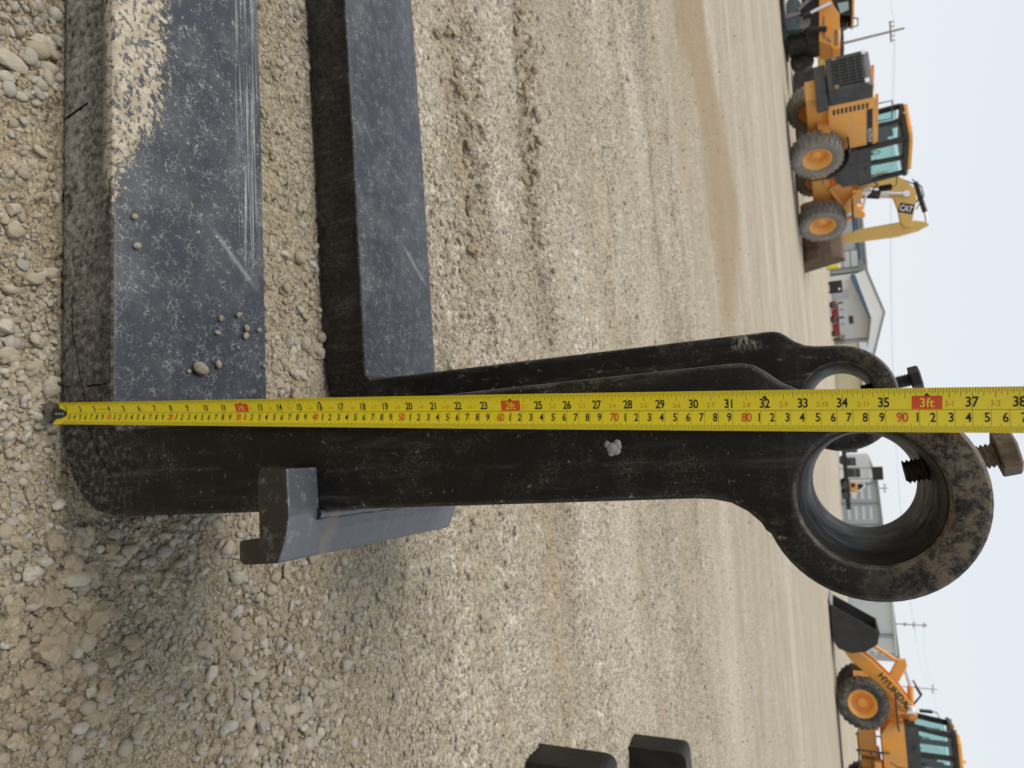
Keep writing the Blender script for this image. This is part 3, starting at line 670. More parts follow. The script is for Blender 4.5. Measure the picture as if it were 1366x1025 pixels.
def strip(b, s, w_, u0, u1, off=INK, n=4):
    v = []
    for i in range(n+1):
        u = u0+(u1-u0)*i/n; v += [tape_pt(s-w_/2, u, off), tape_pt(s+w_/2, u, off)]
    b.add(v, [(2*i, 2*i+1, 2*i+3, 2*i+2) for i in range(n)])
IN = .0254
blk, red, fnt, tik, flg, ylw = MB(), MB(), MB(), MB(), MB(), MB()
top_in = 44
for n in range(1, top_in+1):
    s = n*IN
    if n % 12 == 0:
        v = []; flg = MB()
        for i in range(9):
            for q in (-1, 1): v.append(tape_pt(s+q*.0088*(1 if n < 36 else 1), .185+.295*i/8, INK*.7))
        flg.add(v, [(2*i, 2*i+1, 2*i+3, 2*i+2) for i in range(8)])
        ylw = MB(); print_text(ylw, '%dft' % (n//12), s, .335, .0060, .95, .01, off=INK*2.2)
        fo = flg.build('foot_flag', M_RED, tb); ylw.build('foot_flag_lettering', M_TAPE, fo) if 0 else ylw.build('foot_flag_lettering', M_TAPE, tb)
        blk = MB(); blk.add([tape_pt(s-.0018, .185, INK), tape_pt(s+.0018, .185, INK), tape_pt(s, .115, INK)], [(0, 1, 2)]); blk.build('foot_pointer', M_INK, tb)
    else:
        blk = MB(); print_text(blk, str(n), s-(.0024 if n < 10 else 0), .325, .0066, .78, .018); blk.build('inch_numeral', M_INK, tb)
        if n > 12: fnt = MB(); print_text(fnt, '%d-%d' % (n//12, n % 12), s-IN/2, .36, .0038, .8, .0); fnt.build('foot_inch_numeral', M_FAINT, tb)
    if n % 16 == 0: blk = MB(); blk.add([tape_pt(s-.0017, .185, INK), tape_pt(s, .13, INK), tape_pt(s+.0017, .185, INK), tape_pt(s, .24, INK)], [(0, 1, 2, 3)]); blk.build('stud_mark', M_INK, tb)
    if n % 12: strip(tik, s, .00022, 0, .49)
    for k in range(16):
        q = s-IN+IN*k/16
        if k == 0 or q < .015: continue
        strip(tik, q, .00028, 0, .24 if k == 8 else .19 if k % 4 == 0 else .15 if k % 2 == 0 else .11, n=3)
for c in range(1, 112):
    s = c*.01; 
    if s < .024: continue
    blk = MB()
    if c % 10 == 0: print_text(blk, str(c)[:2], s, .665, .0064, .80, .016)
    else: print_text(blk, str(c % 10), s-.0007, .665, .0060, .80, .016, align=1)
    blk.build('centimetre_numeral', M_RED if c % 10 == 0 else M_INK, tb)
    strip(tik, s, .0002, .50, 1.0)
    for k in range(1, 10): strip(tik, s-k*.001, .00020, 1.0 if 0 else .855 if k != 5 else .80, 1.0, n=2)
n_ = 120; v = []
for i in range(n_+1):
    s = .03+(L1-.035)*i/n_; v += [tape_pt(s, .493, INK*.8), tape_pt(s, .502, INK*.8)]
tik.add(v, [(2*i, 2*i+1, 2*i+3, 2*i+2) for i in range(n_)])
fnt = MB(); strip(fnt, 3.5*IN, .013, .34, .37); fnt.build('faint_print', M_FAINT, tb)
tag(tik.build('scale_marks', M_TICK, tb), None, None, None, 'stuff')
# end hook riveted to the tape
b = MB(); v = []; hs = [-.002, .004, .010, .016, .021, .0235]; hw = [(.30, .74), (.28, .76), (.30, .74), (.36, .70), (.42, .64), (.48, .58)]
for s, (u0, u1) in zip(hs, hw):
    for j in range(7): v.append(tape_pt(s, u0+(u1-u0)*j/6, .0006))
b.add(v, [(i*7+j, i*7+j+1, (i+1)*7+j+1, (i+1)*7+j) for i in range(5) for j in range(6)], True)
lip = [tape_pt(-.002, u, .0006) for u in (.02, .30, .5, .74, .98)]
b.add(lip+[p-TN*.014-TD*.001 for p in lip]+[p+TN*.009-TD*.001 for p in lip], [(i, i+1, 6+i, 5+i) for i in range(4)]+[(i, i+1, 11+i, 10+i) for i in range(4)])
hk = b.build('end_hook', M_STEEL, tape)
for s in (.0035, .0095, .0155):
    b = MB(); c = tape_pt(s, .53, .0006); b.cyl(c, c+TN*.0011, .0019, .0012, 10); b.build('rivet', M_WELD, hk)

# ------------------------------------------------------------------ machines and buildings across the yard
M_OR = dusty('orange_machine_paint', (.86, .36, .045, 1), .42, .42, (.45, .35, .22, 1), 2.2)
M_OR2 = dusty('dusty_orange_paint', (.86, .40, .075, 1), .5, .42, (.5, .38, .24, 1), 2.8)
M_TAN = dusty('faded_yellow_paint', (.72, .47, .12, 1), .55, .35, (.5, .4, .25, 1), 2.5)
M_DK = dusty('charcoal_panel', (.035, .037, .042, 1), .5, .25, (.2, .18, .15, 1), 2.5)
M_BK = dusty('black_machine_paint', (.010, .010, .011, 1), .45, .15, (.12, .11, .09, 1), 2.5)
M_TY = dusty('tyre_rubber', (.035, .034, .033, 1), .85, .55, (.26, .23, .185, 1), 5)
M_TYD = dusty('dusty_tyre_rubber', (.20, .185, .16, 1), .9, .8, (.34, .31, .26, 1), 5)
M_CHR = NT('chrome_rod').P(color=(.75, .75, .77, 1), rough=.2, metal=1.0)
M_MET = dusty('grey_steel', (.22, .22, .23, 1), .5, .35, (.3, .26, .2, 1), 3, .4)
M_WHT = dusty('white_paint', (.72, .73, .73, 1), .5, .15, (.5, .46, .4, 1), .8)
M_RUST = dusty('soil_worn_steel', (.26, .175, .115, 1), .7, .5, (.33, .25, .17, 1), 4, .2)
M_RUSTD = dusty('dark_worn_steel', (.10, .068, .045, 1), .7, .5, (.30, .22, .15, 1), 3, .2)
M_TEAL = dusty('dull_teal_paint', (.06, .10, .11, 1), .5, .3, (.25, .25, .22, 1), 3)
M_LAMP = NT('lamp_glass').P(color=(.8, .8, .78, 1), rough=.15)
M_SEAT = NT('cab_interior').P(color=(.012, .012, .013, 1), rough=.8)
def mat_glass():
    t = NT('tinted_cab_glass'); tr = t.n('ShaderNodeBsdfTransparent', {0: (.74, .86, .845, 1)}); gl = t.n('ShaderNodeBsdfGlossy', {0: (1, 1, 1, 1), 'Roughness': .03})
    mx = t.n('ShaderNodeMixShader', {0: .05, 1: tr, 2: gl}); t.t.links.new(mx.outputs[0], t.out.inputs[0]); return t.m
M_GLASS = mat_glass()

def flat_text(txt, M, h, mat, name, parent, narrow=1.0, bold=.02):
    v, f = text_mesh(txt, bold); b = MB(); b.add([M @ Vector((x*h*narrow, y*h, 0)) for x, y in v], f); return b.build(name, mat, parent)

_wheel = {}
def wheel(parent, x, y, r, wd, tm, rm, side):
    """tyre with lugs (part) and rim (sub-part); axis along local Y, outer face towards side"""
    k = (r, wd, tm.name, rm.name)
    if k not in _wheel:
        b = MB(); I = Matrix.Identity(4); h = wd/2
        b.lathe([(r*.56, -h*.72), (r*.66, -h*.93), (r*.80, -h), (r*.92, -h*.93), (r*.955, -h*.80), (r*.955, h*.80), (r*.92, h*.93), (r*.80, h), (r*.66, h*.93), (r*.56, h*.72)], I, 40)
        for i in range(26):
            for s in (-1, 1):
                a = 2*math.pi*(i+(.5 if s > 0 else 0))/26
                Mx = Matrix.Rotation(-a, 4, 'Y')
                b.add([Mx @ Vector(v) for v in ((r*.93, s*h*.04, -.035*r), (r*.93, s*h*.93, -.085*r), (r*.93, s*h*.93, .045*r), (r*.93, s*h*.04, .05*r), (r, s*h*.06, -.03*r), (r*.985, s*h*.90, -.07*r), (r*.985, s*h*.90, .03*r), (r, s*h*.06, .045*r))],
                      [(0,1,2,3),(4,7,6,5),(0,4,5,1),(1,5,6,2),(2,6,7,3),(3,7,4,0)])
        to = b.build('wheel', tm); tme = to.data; bpy.data.objects.remove(to)
        b = MB(); b.lathe([(r*.565, h*.70), (r*.55, h*.78), (r*.52, h*.76), (r*.47, h*.45), (r*.42, h*.42), (r*.38, h*.05), (r*.34, -h*.25), (r*.22, -h*.25), (r*.20, h*.05), (r*.14, h*.10), (.001, h*.12)], I, 32)
        b.lathe([(r*.56, -h*.70), (r*.5, -h*.55), (.001, -h*.55)], I, 24)
        for i in range(12):
            a = 2*math.pi*i/12; b.cyl((r*.36*math.cos(a), h*.04, r*.36*math.sin(a)), (r*.36*math.cos(a), h*.12, r*.36*math.sin(a)), r*.022, None, 6)
        ro = b.build('rim', rm); rme = ro.data; bpy.data.objects.remove(ro); _wheel[k] = (tme, rme)
    o = link_mesh('wheel', _wheel[k][0], parent); o.location = (x, y, r); o.rotation_euler = (0, 0, 0 if side > 0 else math.pi)
    link_mesh('rim', _wheel[k][1], o)
    return o

def fender(parent, x, y0, y1, z, r, a0, a1, mat, name='fender'):
    b = MB(); b.lathe([(r, y0), (r, y1), (r-.04, y1), (r-.04, y0)], Matrix.Translation((x, 0, z)), 14, R(a0), R(a1), closed=True)
    return b.build(name, mat, parent)

class MBS(MB):
    def __init__(s, dx): MB.__init__(s); s.dx = dx
    def add(s, vs, fs, smooth=False): return MB.add(s, [(v[0]+s.dx, v[1], v[2]) for v in vs], fs, smooth)
def loader(M, label, oc, tm, dirty, texts, near, cs=0.0, bl=1.0):
    """wheel loader: +x forward, +y its left side, rear axle at x = 0"""
    L = empty('wheel_loader', M, label, 'wheel loader', 'wheel loaders parked across the yard')
    r, wb, tw = .81, 3.35, 1.07
    for x in (0, wb):
        for s in (-1, 1): wheel(L, x, s*tw, r, .60, tm, oc, s)
    b = MB(); b.box((-1.7, -.42, .62), (1.35, .42, 1.25)); b.box((-.35, -.75, .65), (.35, .75, .97)); b.cyl((0, -1.0, r), (0, 1.0, r), .22); b.build('rear_frame', oc, L, .02)
    b = MB(); b.box((1.45, -.40, .60), (4.05, .40, 1.15)); b.prism([(2.35+cs*.5, 1.15), (2.05+cs, 2.25), (2.55+cs, 2.35), (3.2+cs*.5, 1.75), (4.1, 1.15)], -.36, -.28); b.prism([(2.35+cs*.5, 1.15), (2.05+cs, 2.25), (2.55+cs, 2.35), (3.2+cs*.5, 1.75), (4.1, 1.15)], .28, .36)
    b.cyl((wb, -1.0, r), (wb, 1.0, r), .24); b.build('front_frame', oc, L, .015)
    HW, CW = (.70, .85) if dirty else (.86, 1.1)
    hd = MB().prism([(-1.55, 1.22), (-1.55, 2.42), (-1.45, 2.52), (.30+cs, 2.60), (.30+cs, 1.22)], -HW, HW).build('hood', oc, L, .05)
    MB().prism([(-.75, .9), (-.75, 1.24), (.72+cs, 1.24), (.72+cs, 1.02), (.35, 1.0), (.1, .9)], -.93, .93).build('side_skirt', oc, L, .02)
    MB().bbox((-1.98, -CW, .92), (-1.35, CW, 1.24), .18).build('counterweight', M_DK, L, .03)
    g = MB().prism([(-2.12, 1.26), (-2.12, 2.30), (-2.02, 2.47), (-1.552, 2.47), (-1.552, 1.26)], -HW-.04, HW+.04).build('rear_grille_housing', M_DK, L, .04)
    for i in range(9):
        y = (-.66+i*.165)*HW/.86; MB().box((-2.15, y-.045, 1.42), (-2.123, y+.045, 2.22)).build('grille_slot', M_BK, g)
    for z in (1.62, 1.86, 2.06): MB().box((-2.165, -HW*.85, z-.012), (-2.151, HW*.85, z+.012)).build('grille_bar', M_DK, g)
    for s in (-1, 1):
        for z in (1.50, 2.32): MB().box((-2.16, s*HW*.88-.08, z-.06), (-2.123, s*HW*.88+.08, z+.06)).build('tail_lamp', M_LAMP if z > 2 else M_RUST, L, .01)
        for i in range(9):
            z = 1.36+i*.115; MB().box((-1.36, s*(HW+.002)-.012, z), (-1.16, s*(HW+.002)+.012, z+.062)).build('vent_slot', M_BK, hd)
        MB().box((-1.1, s*(HW+.008)-.006, 2.30), (.28+cs, s*(HW+.008)+.006, 2.46)).build('hood_stripe', M_BK, hd)
        MB().box((-1.55, s*(HW-.06)-.03, 2.53), (.25+cs, s*(HW-.06)+.03, 2.62)).build('hood_rail', oc, hd, .01)
        fender(L, 0, s*.80, s*1.36, r, r+.17, 15, 105, M_DK)
        b = MB(); b.box((wb-.75, min(s*.80, s*1.34), r+.99), (wb+.55, max(s*.80, s*1.34), r+1.03)); b.build('front_fender', M_DK, L, .01)
        b = MB(); b.box((.75+cs*.6, s*1.0-.16, .55), (1.35+cs*.6, s*1.0+.16, .60)); b.box((.78+cs*.6, s*.98-.14, .92), (1.32+cs*.6, s*.98+.14, .96)); b.box((.75+cs*.6, s*.86-.02, .5), (.79+cs*.6, s*.86+.02, 1.5)); b.box((1.31+cs*.6, s*.86-.02, .5), (1.35+cs*.6, s*.86+.02, 1.5)); b.build('step', M_DK, L)
        b = MB(); b.tube([(.78+cs, s*.90, 1.5), (.70+cs, s*1.02, 1.7), (.70+cs, s*1.02, 2.4), (.8+cs, s*.90, 2.55)], .018, 6); b.build('grab_rail', M_DK, L)
    # cab
    cb = MBS(cs).prism([(.34, 1.30), (.34, 2.02), (1.98, 2.02), (1.98, 1.55), (1.60, 1.30)], -.78, .78).build('cab', M_DK if dirty else oc, L, .03)
    pil = [((.42, 2.02), (.30, 3.36)), ((1.98, 2.02), (1.78, 3.36)), ((1.10, 2.02), (1.08, 3.36))]
    for (p, q) in pil:
        for s in (-1, 1):
            wd = .09 if p[0] != 1.10 else .08
            MBS(cs).prism([(p[0]-wd, p[1]), (p[0]+wd, p[1]), (q[0]+wd, q[1]), (q[0]-wd, q[1])], s*.74-.04, s*.74+.04).build('cab_pillar', M_BK, cb)
    for s in (-1, 1):
        MBS(cs).box((.36, s*.755-.03, 2.02), (1.94, s*.755+.03, 2.42)).build('door_panel', M_DK, cb)
        MBS(cs).prism([(.47, 2.30), (1.04, 2.30), (1.03, 3.30), (.37, 3.30)], s*.76-.004, s*.76+.004).build('window', M_GLASS, cb)
        MBS(cs).prism([(1.15, 2.30), (1.88, 2.30), (1.76, 3.30), (1.13, 3.30)], s*.76-.004, s*.76+.004).build('window', M_GLASS, cb)
        MBS(cs).box((1.2, s*.80-.02, 2.24), (1.36, s*.80+.02, 2.28)).build('door_handle', M_BK, cb)
        b = MBS(cs); b.tube([(1.85, s*.78, 3.2), (2.0, s*1.05, 3.15), (2.0, s*1.10, 3.0)], .016, 6); b.build('mirror_arm', M_BK, L)
        MBS(cs).bbox((1.96, s*1.10-.11, 2.62), (2.03, s*1.10+.11, 3.02), .02, 0).build('mirror', M_BK, L)
        MBS(cs).bbox((1.86, s*.62-.09, 3.44), (1.98, s*.62+.09, 3.56), .02, 0).build('work_lamp', M_LAMP, L)
        b = MBS(cs); b.cyl((2.42, s*.70, 2.28), (2.56, s*.70, 2.28), .10); b.box((2.36, s*.70-.13, 2.14), (2.43, s*.70+.13, 2.42)); b.build('head_lamp', M_LAMP, L)
        b = MBS(cs); b.box((2.30, s*.70-.03, 1.9), (2.36, s*.70+.03, 2.2)); b.box((2.25, min(s*.35, s*.75), 1.86), (2.37, max(s*.35, s*.75), 1.92)); b.build('lamp_bracket', oc, L)
    MBS(cs).box((1.90, -.66, 2.06), (1.92, .66, 3.30), Matrix.Translation((1.98, 0, 2.02)) @ Matrix.Rotation(R(-8), 4, 'Y') @ Matrix.Translation((-1.91, 0, -2.06))).build('windscreen', M_GLASS, cb)
    MBS(cs).box((.34, -.66, 2.30), (.348, .66, 3.28)).build('rear_window', M_GLASS, cb)
    b = MBS(cs); b.box((.62, -.28, 1.9), (1.1, .28, 2.42)); b.box((.55, -.26, 2.42), (.72, .26, 2.95)); b.box((.58, -.15, 2.95), (.68, .15, 3.12)); b.build('seat', M_SEAT, cb, .04)
    b = MBS(cs); b.cyl((1.55, 0, 2.0), (1.42, 0, 2.55), .04); b.lathe([(.17, -.015), (.20, 0), (.17, .015)], Matrix.Translation((1.41, 0, 2.58)) @ Matrix.Rotation(R(65), 4, 'Z') @ Matrix.Rotation(0, 4, 'X'), 18); b.build('steering_column', M_SEAT, cb)
    MBS(cs).bbox((.20, -.86, 3.36), (1.96, .86, 3.48), .12).build('cab_roof_frame', M_BK, cb, .02)
    MBS(cs).bbox((.16, -.84, 3.482), (1.80, .84, 3.60), .2).build('cab_roof', oc if dirty else M_OR2, cb, .04)
    b = MBS(cs); b.cyl((.9, .3, 3.60), (.9, .3, 3.72), .05); b.build('beacon', M_OR2, L)
    # exhaust with cut-off elbow and air intake
    b = MB(); b.tube([(-.1+cs*.8, -.35, 2.55), (-.1+cs*.8, -.35, 3.05), (-.14+cs*.8, -.35, 3.22), (-.38+cs*.8, -.35, 3.40)], .075, 10); b.build('exhaust_pipe', M_BK, L)
    b = MB(); b.tube([(-1.3, -.76, 2.6), (-1.3, -.76, 2.98), (-.6, -.76, 2.98), (-.6, -.76, 2.6)], .02, 6); b.build('hood_handrail', M_DK, L)
    # lift arms, bell crank, cylinders, bucket
    arm = [(2.02+cs, 2.20), (2.10+cs, 2.42), (2.36+cs, 2.46), (3.4+cs*.6, 1.96), (4.35+cs*.3, 1.26), (5.06, .62), (5.10, .42), (4.92, .34), (4.50+cs*.1, .56), (3.5+cs*.5, 1.36), (2.6+cs*.85, 1.96)]
    for s in (-1, 1):
        a = MB().prism(arm, s*.50-.05, s*.50+.05).build('lift_arm', oc, L, .015)
        b = MB(); b.cyl((2.2+cs, s*.50-.09, 2.30), (2.2+cs, s*.50+.09, 2.30), .11); b.build('arm_pin', oc, a); b = MB(); b.cyl((4.97, s*.50-.09, .47), (4.97, s*.50+.09, .47), .10); b.build('arm_pin', oc, a)
        if texts.get('arm') and s == near:
            Mx = Matrix.Translation((3.25+cs*.62, s*.556, 1.82)) @ Matrix.Rotation(R(38), 4, 'Y') @ (Matrix.Rotation(R(180), 4, 'Z') if s > 0 else Matrix.Identity(4)) @ Matrix.Rotation(R(90), 4, 'X')
            flat_text(texts['arm'], Mx, .20, M_BK, 'arm_lettering', a, 1.0, .03)
        if texts.get('hood') and s == near:
            Mx = Matrix.Translation((-.05, s*(HW+.018), 2.385)) @ (Matrix.Rotation(R(180), 4, 'Z') if s > 0 else Matrix.Identity(4)) @ Matrix.Rotation(R(90), 4, 'X')
            flat_text(texts['hood'], Mx, .11, M_WHT, 'hood_lettering', hd, 1.0, .02)
        b = MB(); b.cyl((2.35, s*.42, 1.15), (3.35, s*.42, 1.45), .085); b.build('lift_cylinder', oc, L); b = MB(); b.cyl((3.35, s*.42, 1.45), (3.9, s*.42, 1.60), .045); b.build('cylinder_rod', M_CHR, L)
    b = MB(); b.cyl((3.85, -.46, 1.55), (3.85, .46, 1.55), .16); b.build('cross_tube', oc, L)
    b = MB(); b.prism([(3.74, 1.45), (3.98, 1.45), (4.12, 1.75), (4.62, 2.02), (4.64, 2.28), (4.42, 2.30), (3.92, 2.02), (3.78, 1.78)], -.13, .13); b.build('bell_crank', oc, L, .02)
    b = MB(); b.cyl((2.3+cs, 0, 2.30), (3.4+cs*.5, 0, 2.34), .10); b.build('tilt_cylinder', oc, L); b = MB(); b.cyl((3.4+cs*.5, 0, 2.34), (4.45, 0, 2.20), .05); b.build('cylinder_rod', M_CHR, L)
    b = MB(); b.cyl((4.52, 0, 2.08), (5.2, 0, 1.05), .06); b.build('tilt_link', oc, L)
    b = MB(); b.tube([(2.5+cs, .12, 2.4), (2.8+cs, .2, 2.62), (3.1+cs, .15, 2.48)], .03, 6); b.tube([(2.45+cs, -.1, 2.4), (2.75+cs, -.22, 2.68), (3.2+cs, -.15, 2.45)], .03, 6); b.build('hydraulic_hose', M_BK, L)
    bp = [(6.55, .06), (5.35, .06), (5.10, .22), (4.98, .60), (5.06, 1.05), (5.32, 1.42), (5.72, 1.52)]
    inn = [(5.70, 1.46), (5.36, 1.36), (5.12, 1.02), (5.05, .62), (5.15, .28), (5.38, .12), (6.5, .12)]
    bp = [(4.98+(x-4.98)*bl, z) for x, z in bp]; inn = [(4.98+(x-4.98)*bl, z) for x, z in inn]
    bk = MB().prism(bp+inn, -1.38, 1.38).build('bucket', M_BK if not dirty else M_RUSTD, L, .01)
    for s in (-1, 1): MB().prism(bp, s*1.405-.022, s*1.405+.022).build('bucket_side_plate', M_BK if not dirty else M_RUSTD, bk, .01)
    MB().prism([(4.98+1.52*bl, .03), (4.98+1.74*bl, .05), (4.98+1.52*bl, .12)], -1.42, 1.42).build('cutting_edge', M_MET, bk)
    return L

def heading(dx, dy): return math.atan2(dy, dx)
# rear three-quarter view, nose towards the far right
hL = heading(1.72, 3.0); fx, fy = math.cos(hL), math.sin(hL)
rx, ry = -6.77, 26.0                                   # near rear wheel; its axle centre lies half a track to the loader's left
ML = TR(rx-1.07*fy*1.03, ry+1.07*fx*1.03, float(gh(-7, 26.8)), hL, 1.03)
loader(ML, 'dusty orange wheel loader showing its dark rear grille and grey tyres', M_OR2, M_TYD, True, {'hood': 'HL757-9'}, -1, .1, .55)
hR = heading(-.985, .17); fx, fy = math.cos(hR), math.sin(hR)
# near front (left) wheel at (12.0, 27.0)
lx_, ly_ = -fy, fx
MR = TR(12.0-3.35*1.03*fx-1.07*1.03*lx_, 27.0-3.35*1.03*fy-1.07*1.03*ly_, float(gh(12, 27.5)), hR, 1.03)
loader(MR, 'clean orange wheel loader with black bucket lowered and lettered lift arm', M_OR, M_TY, False, {'arm': 'HYUNDAI'}, 1, .72)

# --- excavator behind the left loader, boom and stick raised in side view
EX = empty('excavator', TR(0, 0, 0), 'faded yellow excavator, boom and stick bent over behind the loader', 'excavator')
def pq(x, y, D):                                       # measured silhouette point -> metres in the plane y = D
    d = fwd+(x-683)/F_PX*up+(y-512.5)/F_PX*rt; t = D/d[1]; return (d[0]*t, CAM_H+d[2]*t)
D = 34.0
boom = [(1130,238),(1130,246),(1151,248),(1179,251),(1192,265),(1198,282),(1201,298.5),(1207,305),(1214,304),(1216,297),(1222,267),(1220,254),(1209,244),(1192,234),(1179,232),(1153,236)]
stick = [(1235,297),(1239,300.6),(1226,308),(1198,316),(1136,324),(1117,322.5),(1121,313.5),(1150,306),(1200,297),(1210,294)]
bo = MB().prism([pq(x, y, D) for x, y in boom], D-.28, D+.28).build('boom', M_TAN, EX, .02)
st_ = MB().prism([pq(x, y, D) for x, y in stick], D-.17, D+.17).build('stick', M_TAN, EX, .02)
def P3(x, y, dy=0): q = pq(x, y, D); return (q[0], D+dy, q[1])
for s in (-.36, .36):
    b = MB(); b.cyl(P3(1150, 259, s), P3(1174, 260, s), .11); b.build('boom_cylinder', M_BK, EX); b = MB(); b.cyl(P3(1174, 260, s), P3(1208, 261, s), .07); b.cyl(P3(1208, 261, s-.05), P3(1208, 261, s+.05), .13); b.build('boom_cylinder_rod', M_CHR, EX)
b = MB(); b.cyl(P3(1221, 243), P3(1234, 283), .10); b.build('stick_cylinder', M_BK, EX); b = MB(); b.cyl(P3(1234, 283), P3(1236, 298), .05); b.build('stick_cylinder_rod', M_CHR, EX)
b = MB(); b.tube([P3(1180, 233, .1), P3(1200, 237, .12), P3(1222, 246, .1), P3(1228, 258, .1), P3(1223, 270, .1)], .03, 6); b.tube([P3(1216, 240, -.1), P3(1229, 250, -.1), P3(1232, 262, -.1), P3(1222, 280, -.1)], .025, 6); b.build('hydraulic_hose', M_BK, EX)
q0 = pq(1208, 280, D); dc = MB()
Md = Matrix.Translation((q0[0], D-.286, q0[1])) @ Matrix.Rotation(R(-70), 4, 'Y') @ Matrix.Rotation(R(90), 4, 'X')
dc.add([Md @ Vector(v) for v in ((-.28, -.20, 0), (.28, -.20, 0), (.28, .20, 0), (-.28, .20, 0))], [(0, 1, 2, 3)]); dcl = dc.build('boom_decal', M_BK, bo)
Md2 = Matrix.Translation((q0[0], D-.292, q0[1])) @ Matrix.Rotation(R(-70), 4, 'Y') @ Matrix.Rotation(R(90), 4, 'X')
v, f = text_mesh('CAT', .03); b = MB(); b.add([Md2 @ Vector((x*.17, y*.24, 0)) for x, y in v], f); b.build('decal_lettering', M_WHT, bo)
bk_ = [(1122,318),(1124,330),(1118,346),(1106,352),(1092,352),(1082,354),(1084,347),(1103,346),(1114,341),(1119,330),(1117,324)]
bkx = MB().prism([pq(x, y, D) for x, y in bk_], D-.55, D+.55).build('digging_bucket', M_RUST, EX, .01)
for s in (-.57, .57): MB().prism([pq(x, y, D) for x, y in [(1122,318),(1124,330),(1118,346),(1106,352),(1082,354),(1092,334),(1108,322)]], D+s-.02, D+s+.02).build('bucket_side_plate', M_RUST, bkx)
b = MB(); b.box((-6.35, D-.4, .95), (-5.0, D+.4, 1.12)); b.build('quick_coupler', M_BK, EX)
gz = float(gh(-10, 34.5))
for s in (-1.15, 1.15):
    b = MB(); tr = []
    for k in range(17): a = R(90+180*k/16); tr.append((-12.0+.45*math.cos(a), gz+.48+.45*math.sin(a)))
    for k in range(17): a = R(-90+180*k/16); tr.append((-8.6+.45*math.cos(a), gz+.48+.45*math.sin(a)))
    b.prism(tr, D+.5+s-.3, D+.5+s+.3); b.build('crawler_track', M_DK, EX)
MB().box((-11.6, D-.4, gz+.5), (-9.0, D+1.4, gz+1.05)).build('undercarriage', M_DK, EX)
MB().bbox((-13.2, D-.8, gz+1.06), (-8.5, D+1.8, gz+1.95), .25).build('upper_body', M_TAN, EX, .04)
cb_ = MB().bbox((-13.0, D+.9, gz+1.2), (-11.6, D+1.8, gz+2.6), .1).build('operator_cab', M_TAN, EX, .04)

# --- leftmost machine, cut by the picture edge
D2 = 30.0
TM = empty('tracked_machine', TR(0, 0, 0), 'orange machine with black undercarriage and bright cylinder rod, cut by the photo edge', 'construction machine')
def Q(lst, D): return [pq(x, y, D) for x, y in lst]
MB().prism(Q([(1093,-30),(1093,6),(1093,66),(1108,72),(1111,77),(1120,77),(1119.5,30),(1113,22),(1104,0),(1104,-30)], D2), D2-.8, D2+.9).build('body_shell', M_OR, TM, .02)
MB().prism(Q([(1121,44),(1125,44),(1126,73),(1120.5,73)], D2), D2-.5, D2+.6).build('engine_cover', M_DK, TM, .02)
for p in ([(1098,34),(1100,34),(1101,64),(1098,64)], [(1113,52),(1117,52),(1117,72),(1113,72)], [(1103,60),(1108,66),(1108,69),(1103,66)]): MB().prism(Q(p, D2), D2-.82, D2-.79).build('body_recess', M_RUST, TM)
cb3 = MB().prism(Q([(1106,-30),(1106,-2),(1112,12),(1117,28),(1136,29),(1136,-30)], D2), D2-.55, D2-.47).build('cab_wall', M_BK, TM)
MB().prism(Q([(1106,-30),(1106,-2),(1112,12),(1117,28),(1136,29),(1136,-30)], D2), D2+.55, D2+.63).build('cab_wall', M_BK, TM)
MB().prism(Q([(1117,14),(1131,11),(1132,22),(1121,27)], D2), D2-.57, D2-.551).build('window', NT('pale_window').P(color=(.35, .50, .48, 1), rough=.1), cb3)
MB().prism(Q([(1117,-8),(1130,-8),(1130,7),(1116,8)], D2), D2-.57, D2-.551).build('window', NT('dark_window').P(color=(.05, .06, .05, 1), rough=.1), cb3)
MB().prism(Q([(1136.2,-30),(1136.2,29),(1139,28),(1140,-30)], D2), D2-.7, D2+.75).build('cab_roof', M_OR2, TM, .02)
def P4(x, y, dy=0, DD=D2): q = pq(x, y, DD); return (q[0], DD+dy, q[1])
b = MB(); b.tube([P4(1120, 44, -.3), P4(1130, 42, -.3), P4(1144, 39, -.3), P4(1144, 29, -.3), P4(1138, 29, -.3)], .03, 6); b.build('guard_rail', M_MET, TM)
MB().prism(Q([(1121,33),(1131,32),(1129,39),(1122,40)], D2), D2-.2, D2+.1).build('muffler', M_BK, TM)
b = MB(); b.cyl(P4(1080, 34, -1.0), P4(1108, 20, -1.0), .075); b.build('cylinder_rod', M_CHR, TM); b = MB(); b.cyl(P4(1072, 38, -1.0), P4(1082, 33, -1.0), .11); b.build('hydraulic_cylinder', M_BK, TM)
b = MB(); b.tube([P4(1066, 28, -.9), P4(1080, 14, -.9), P4(1098, 0, -.9)], .07, 6); b.build('frame_strut', M_MET, TM)
b = MB(); b.cyl(P4(1078, 52, -.9), P4(1103, 52, -.9), .09); b.build('exhaust_stack', M_BK, TM)
MB().prism(Q([(1040,-30),(1047,70),(1051,70),(1050,50),(1046,0),(1044,-30)], D2), D2-1.2, D2+1.0).build('blade', M_BK, TM, .01)
MB().prism(Q([(1050,20),(1051,54),(1068,52),(1068,34),(1070,20),(1066,12),(1054,12)], D2), D2-.9, D2+.2).build('tank_box', M_TEAL, TM, .02)
MB().prism(Q([(1047,34),(1050,40),(1070,33),(1069,30)], D2), D2-.95, D2-.88).build('bright_strap', M_MET, TM)
b = MB(); b.prism(Q([(1070,-30),(1070,40),(1078,66),(1093,66),(1093,-30)], D2), D2-.6, D2+.7); b.prism(Q([(1049,55),(1052,69),(1070,66),(1090,68),(1092,60),(1070,50)], D2), D2-.4, D2+.7); b.build('chassis', M_BK, TM, .01)
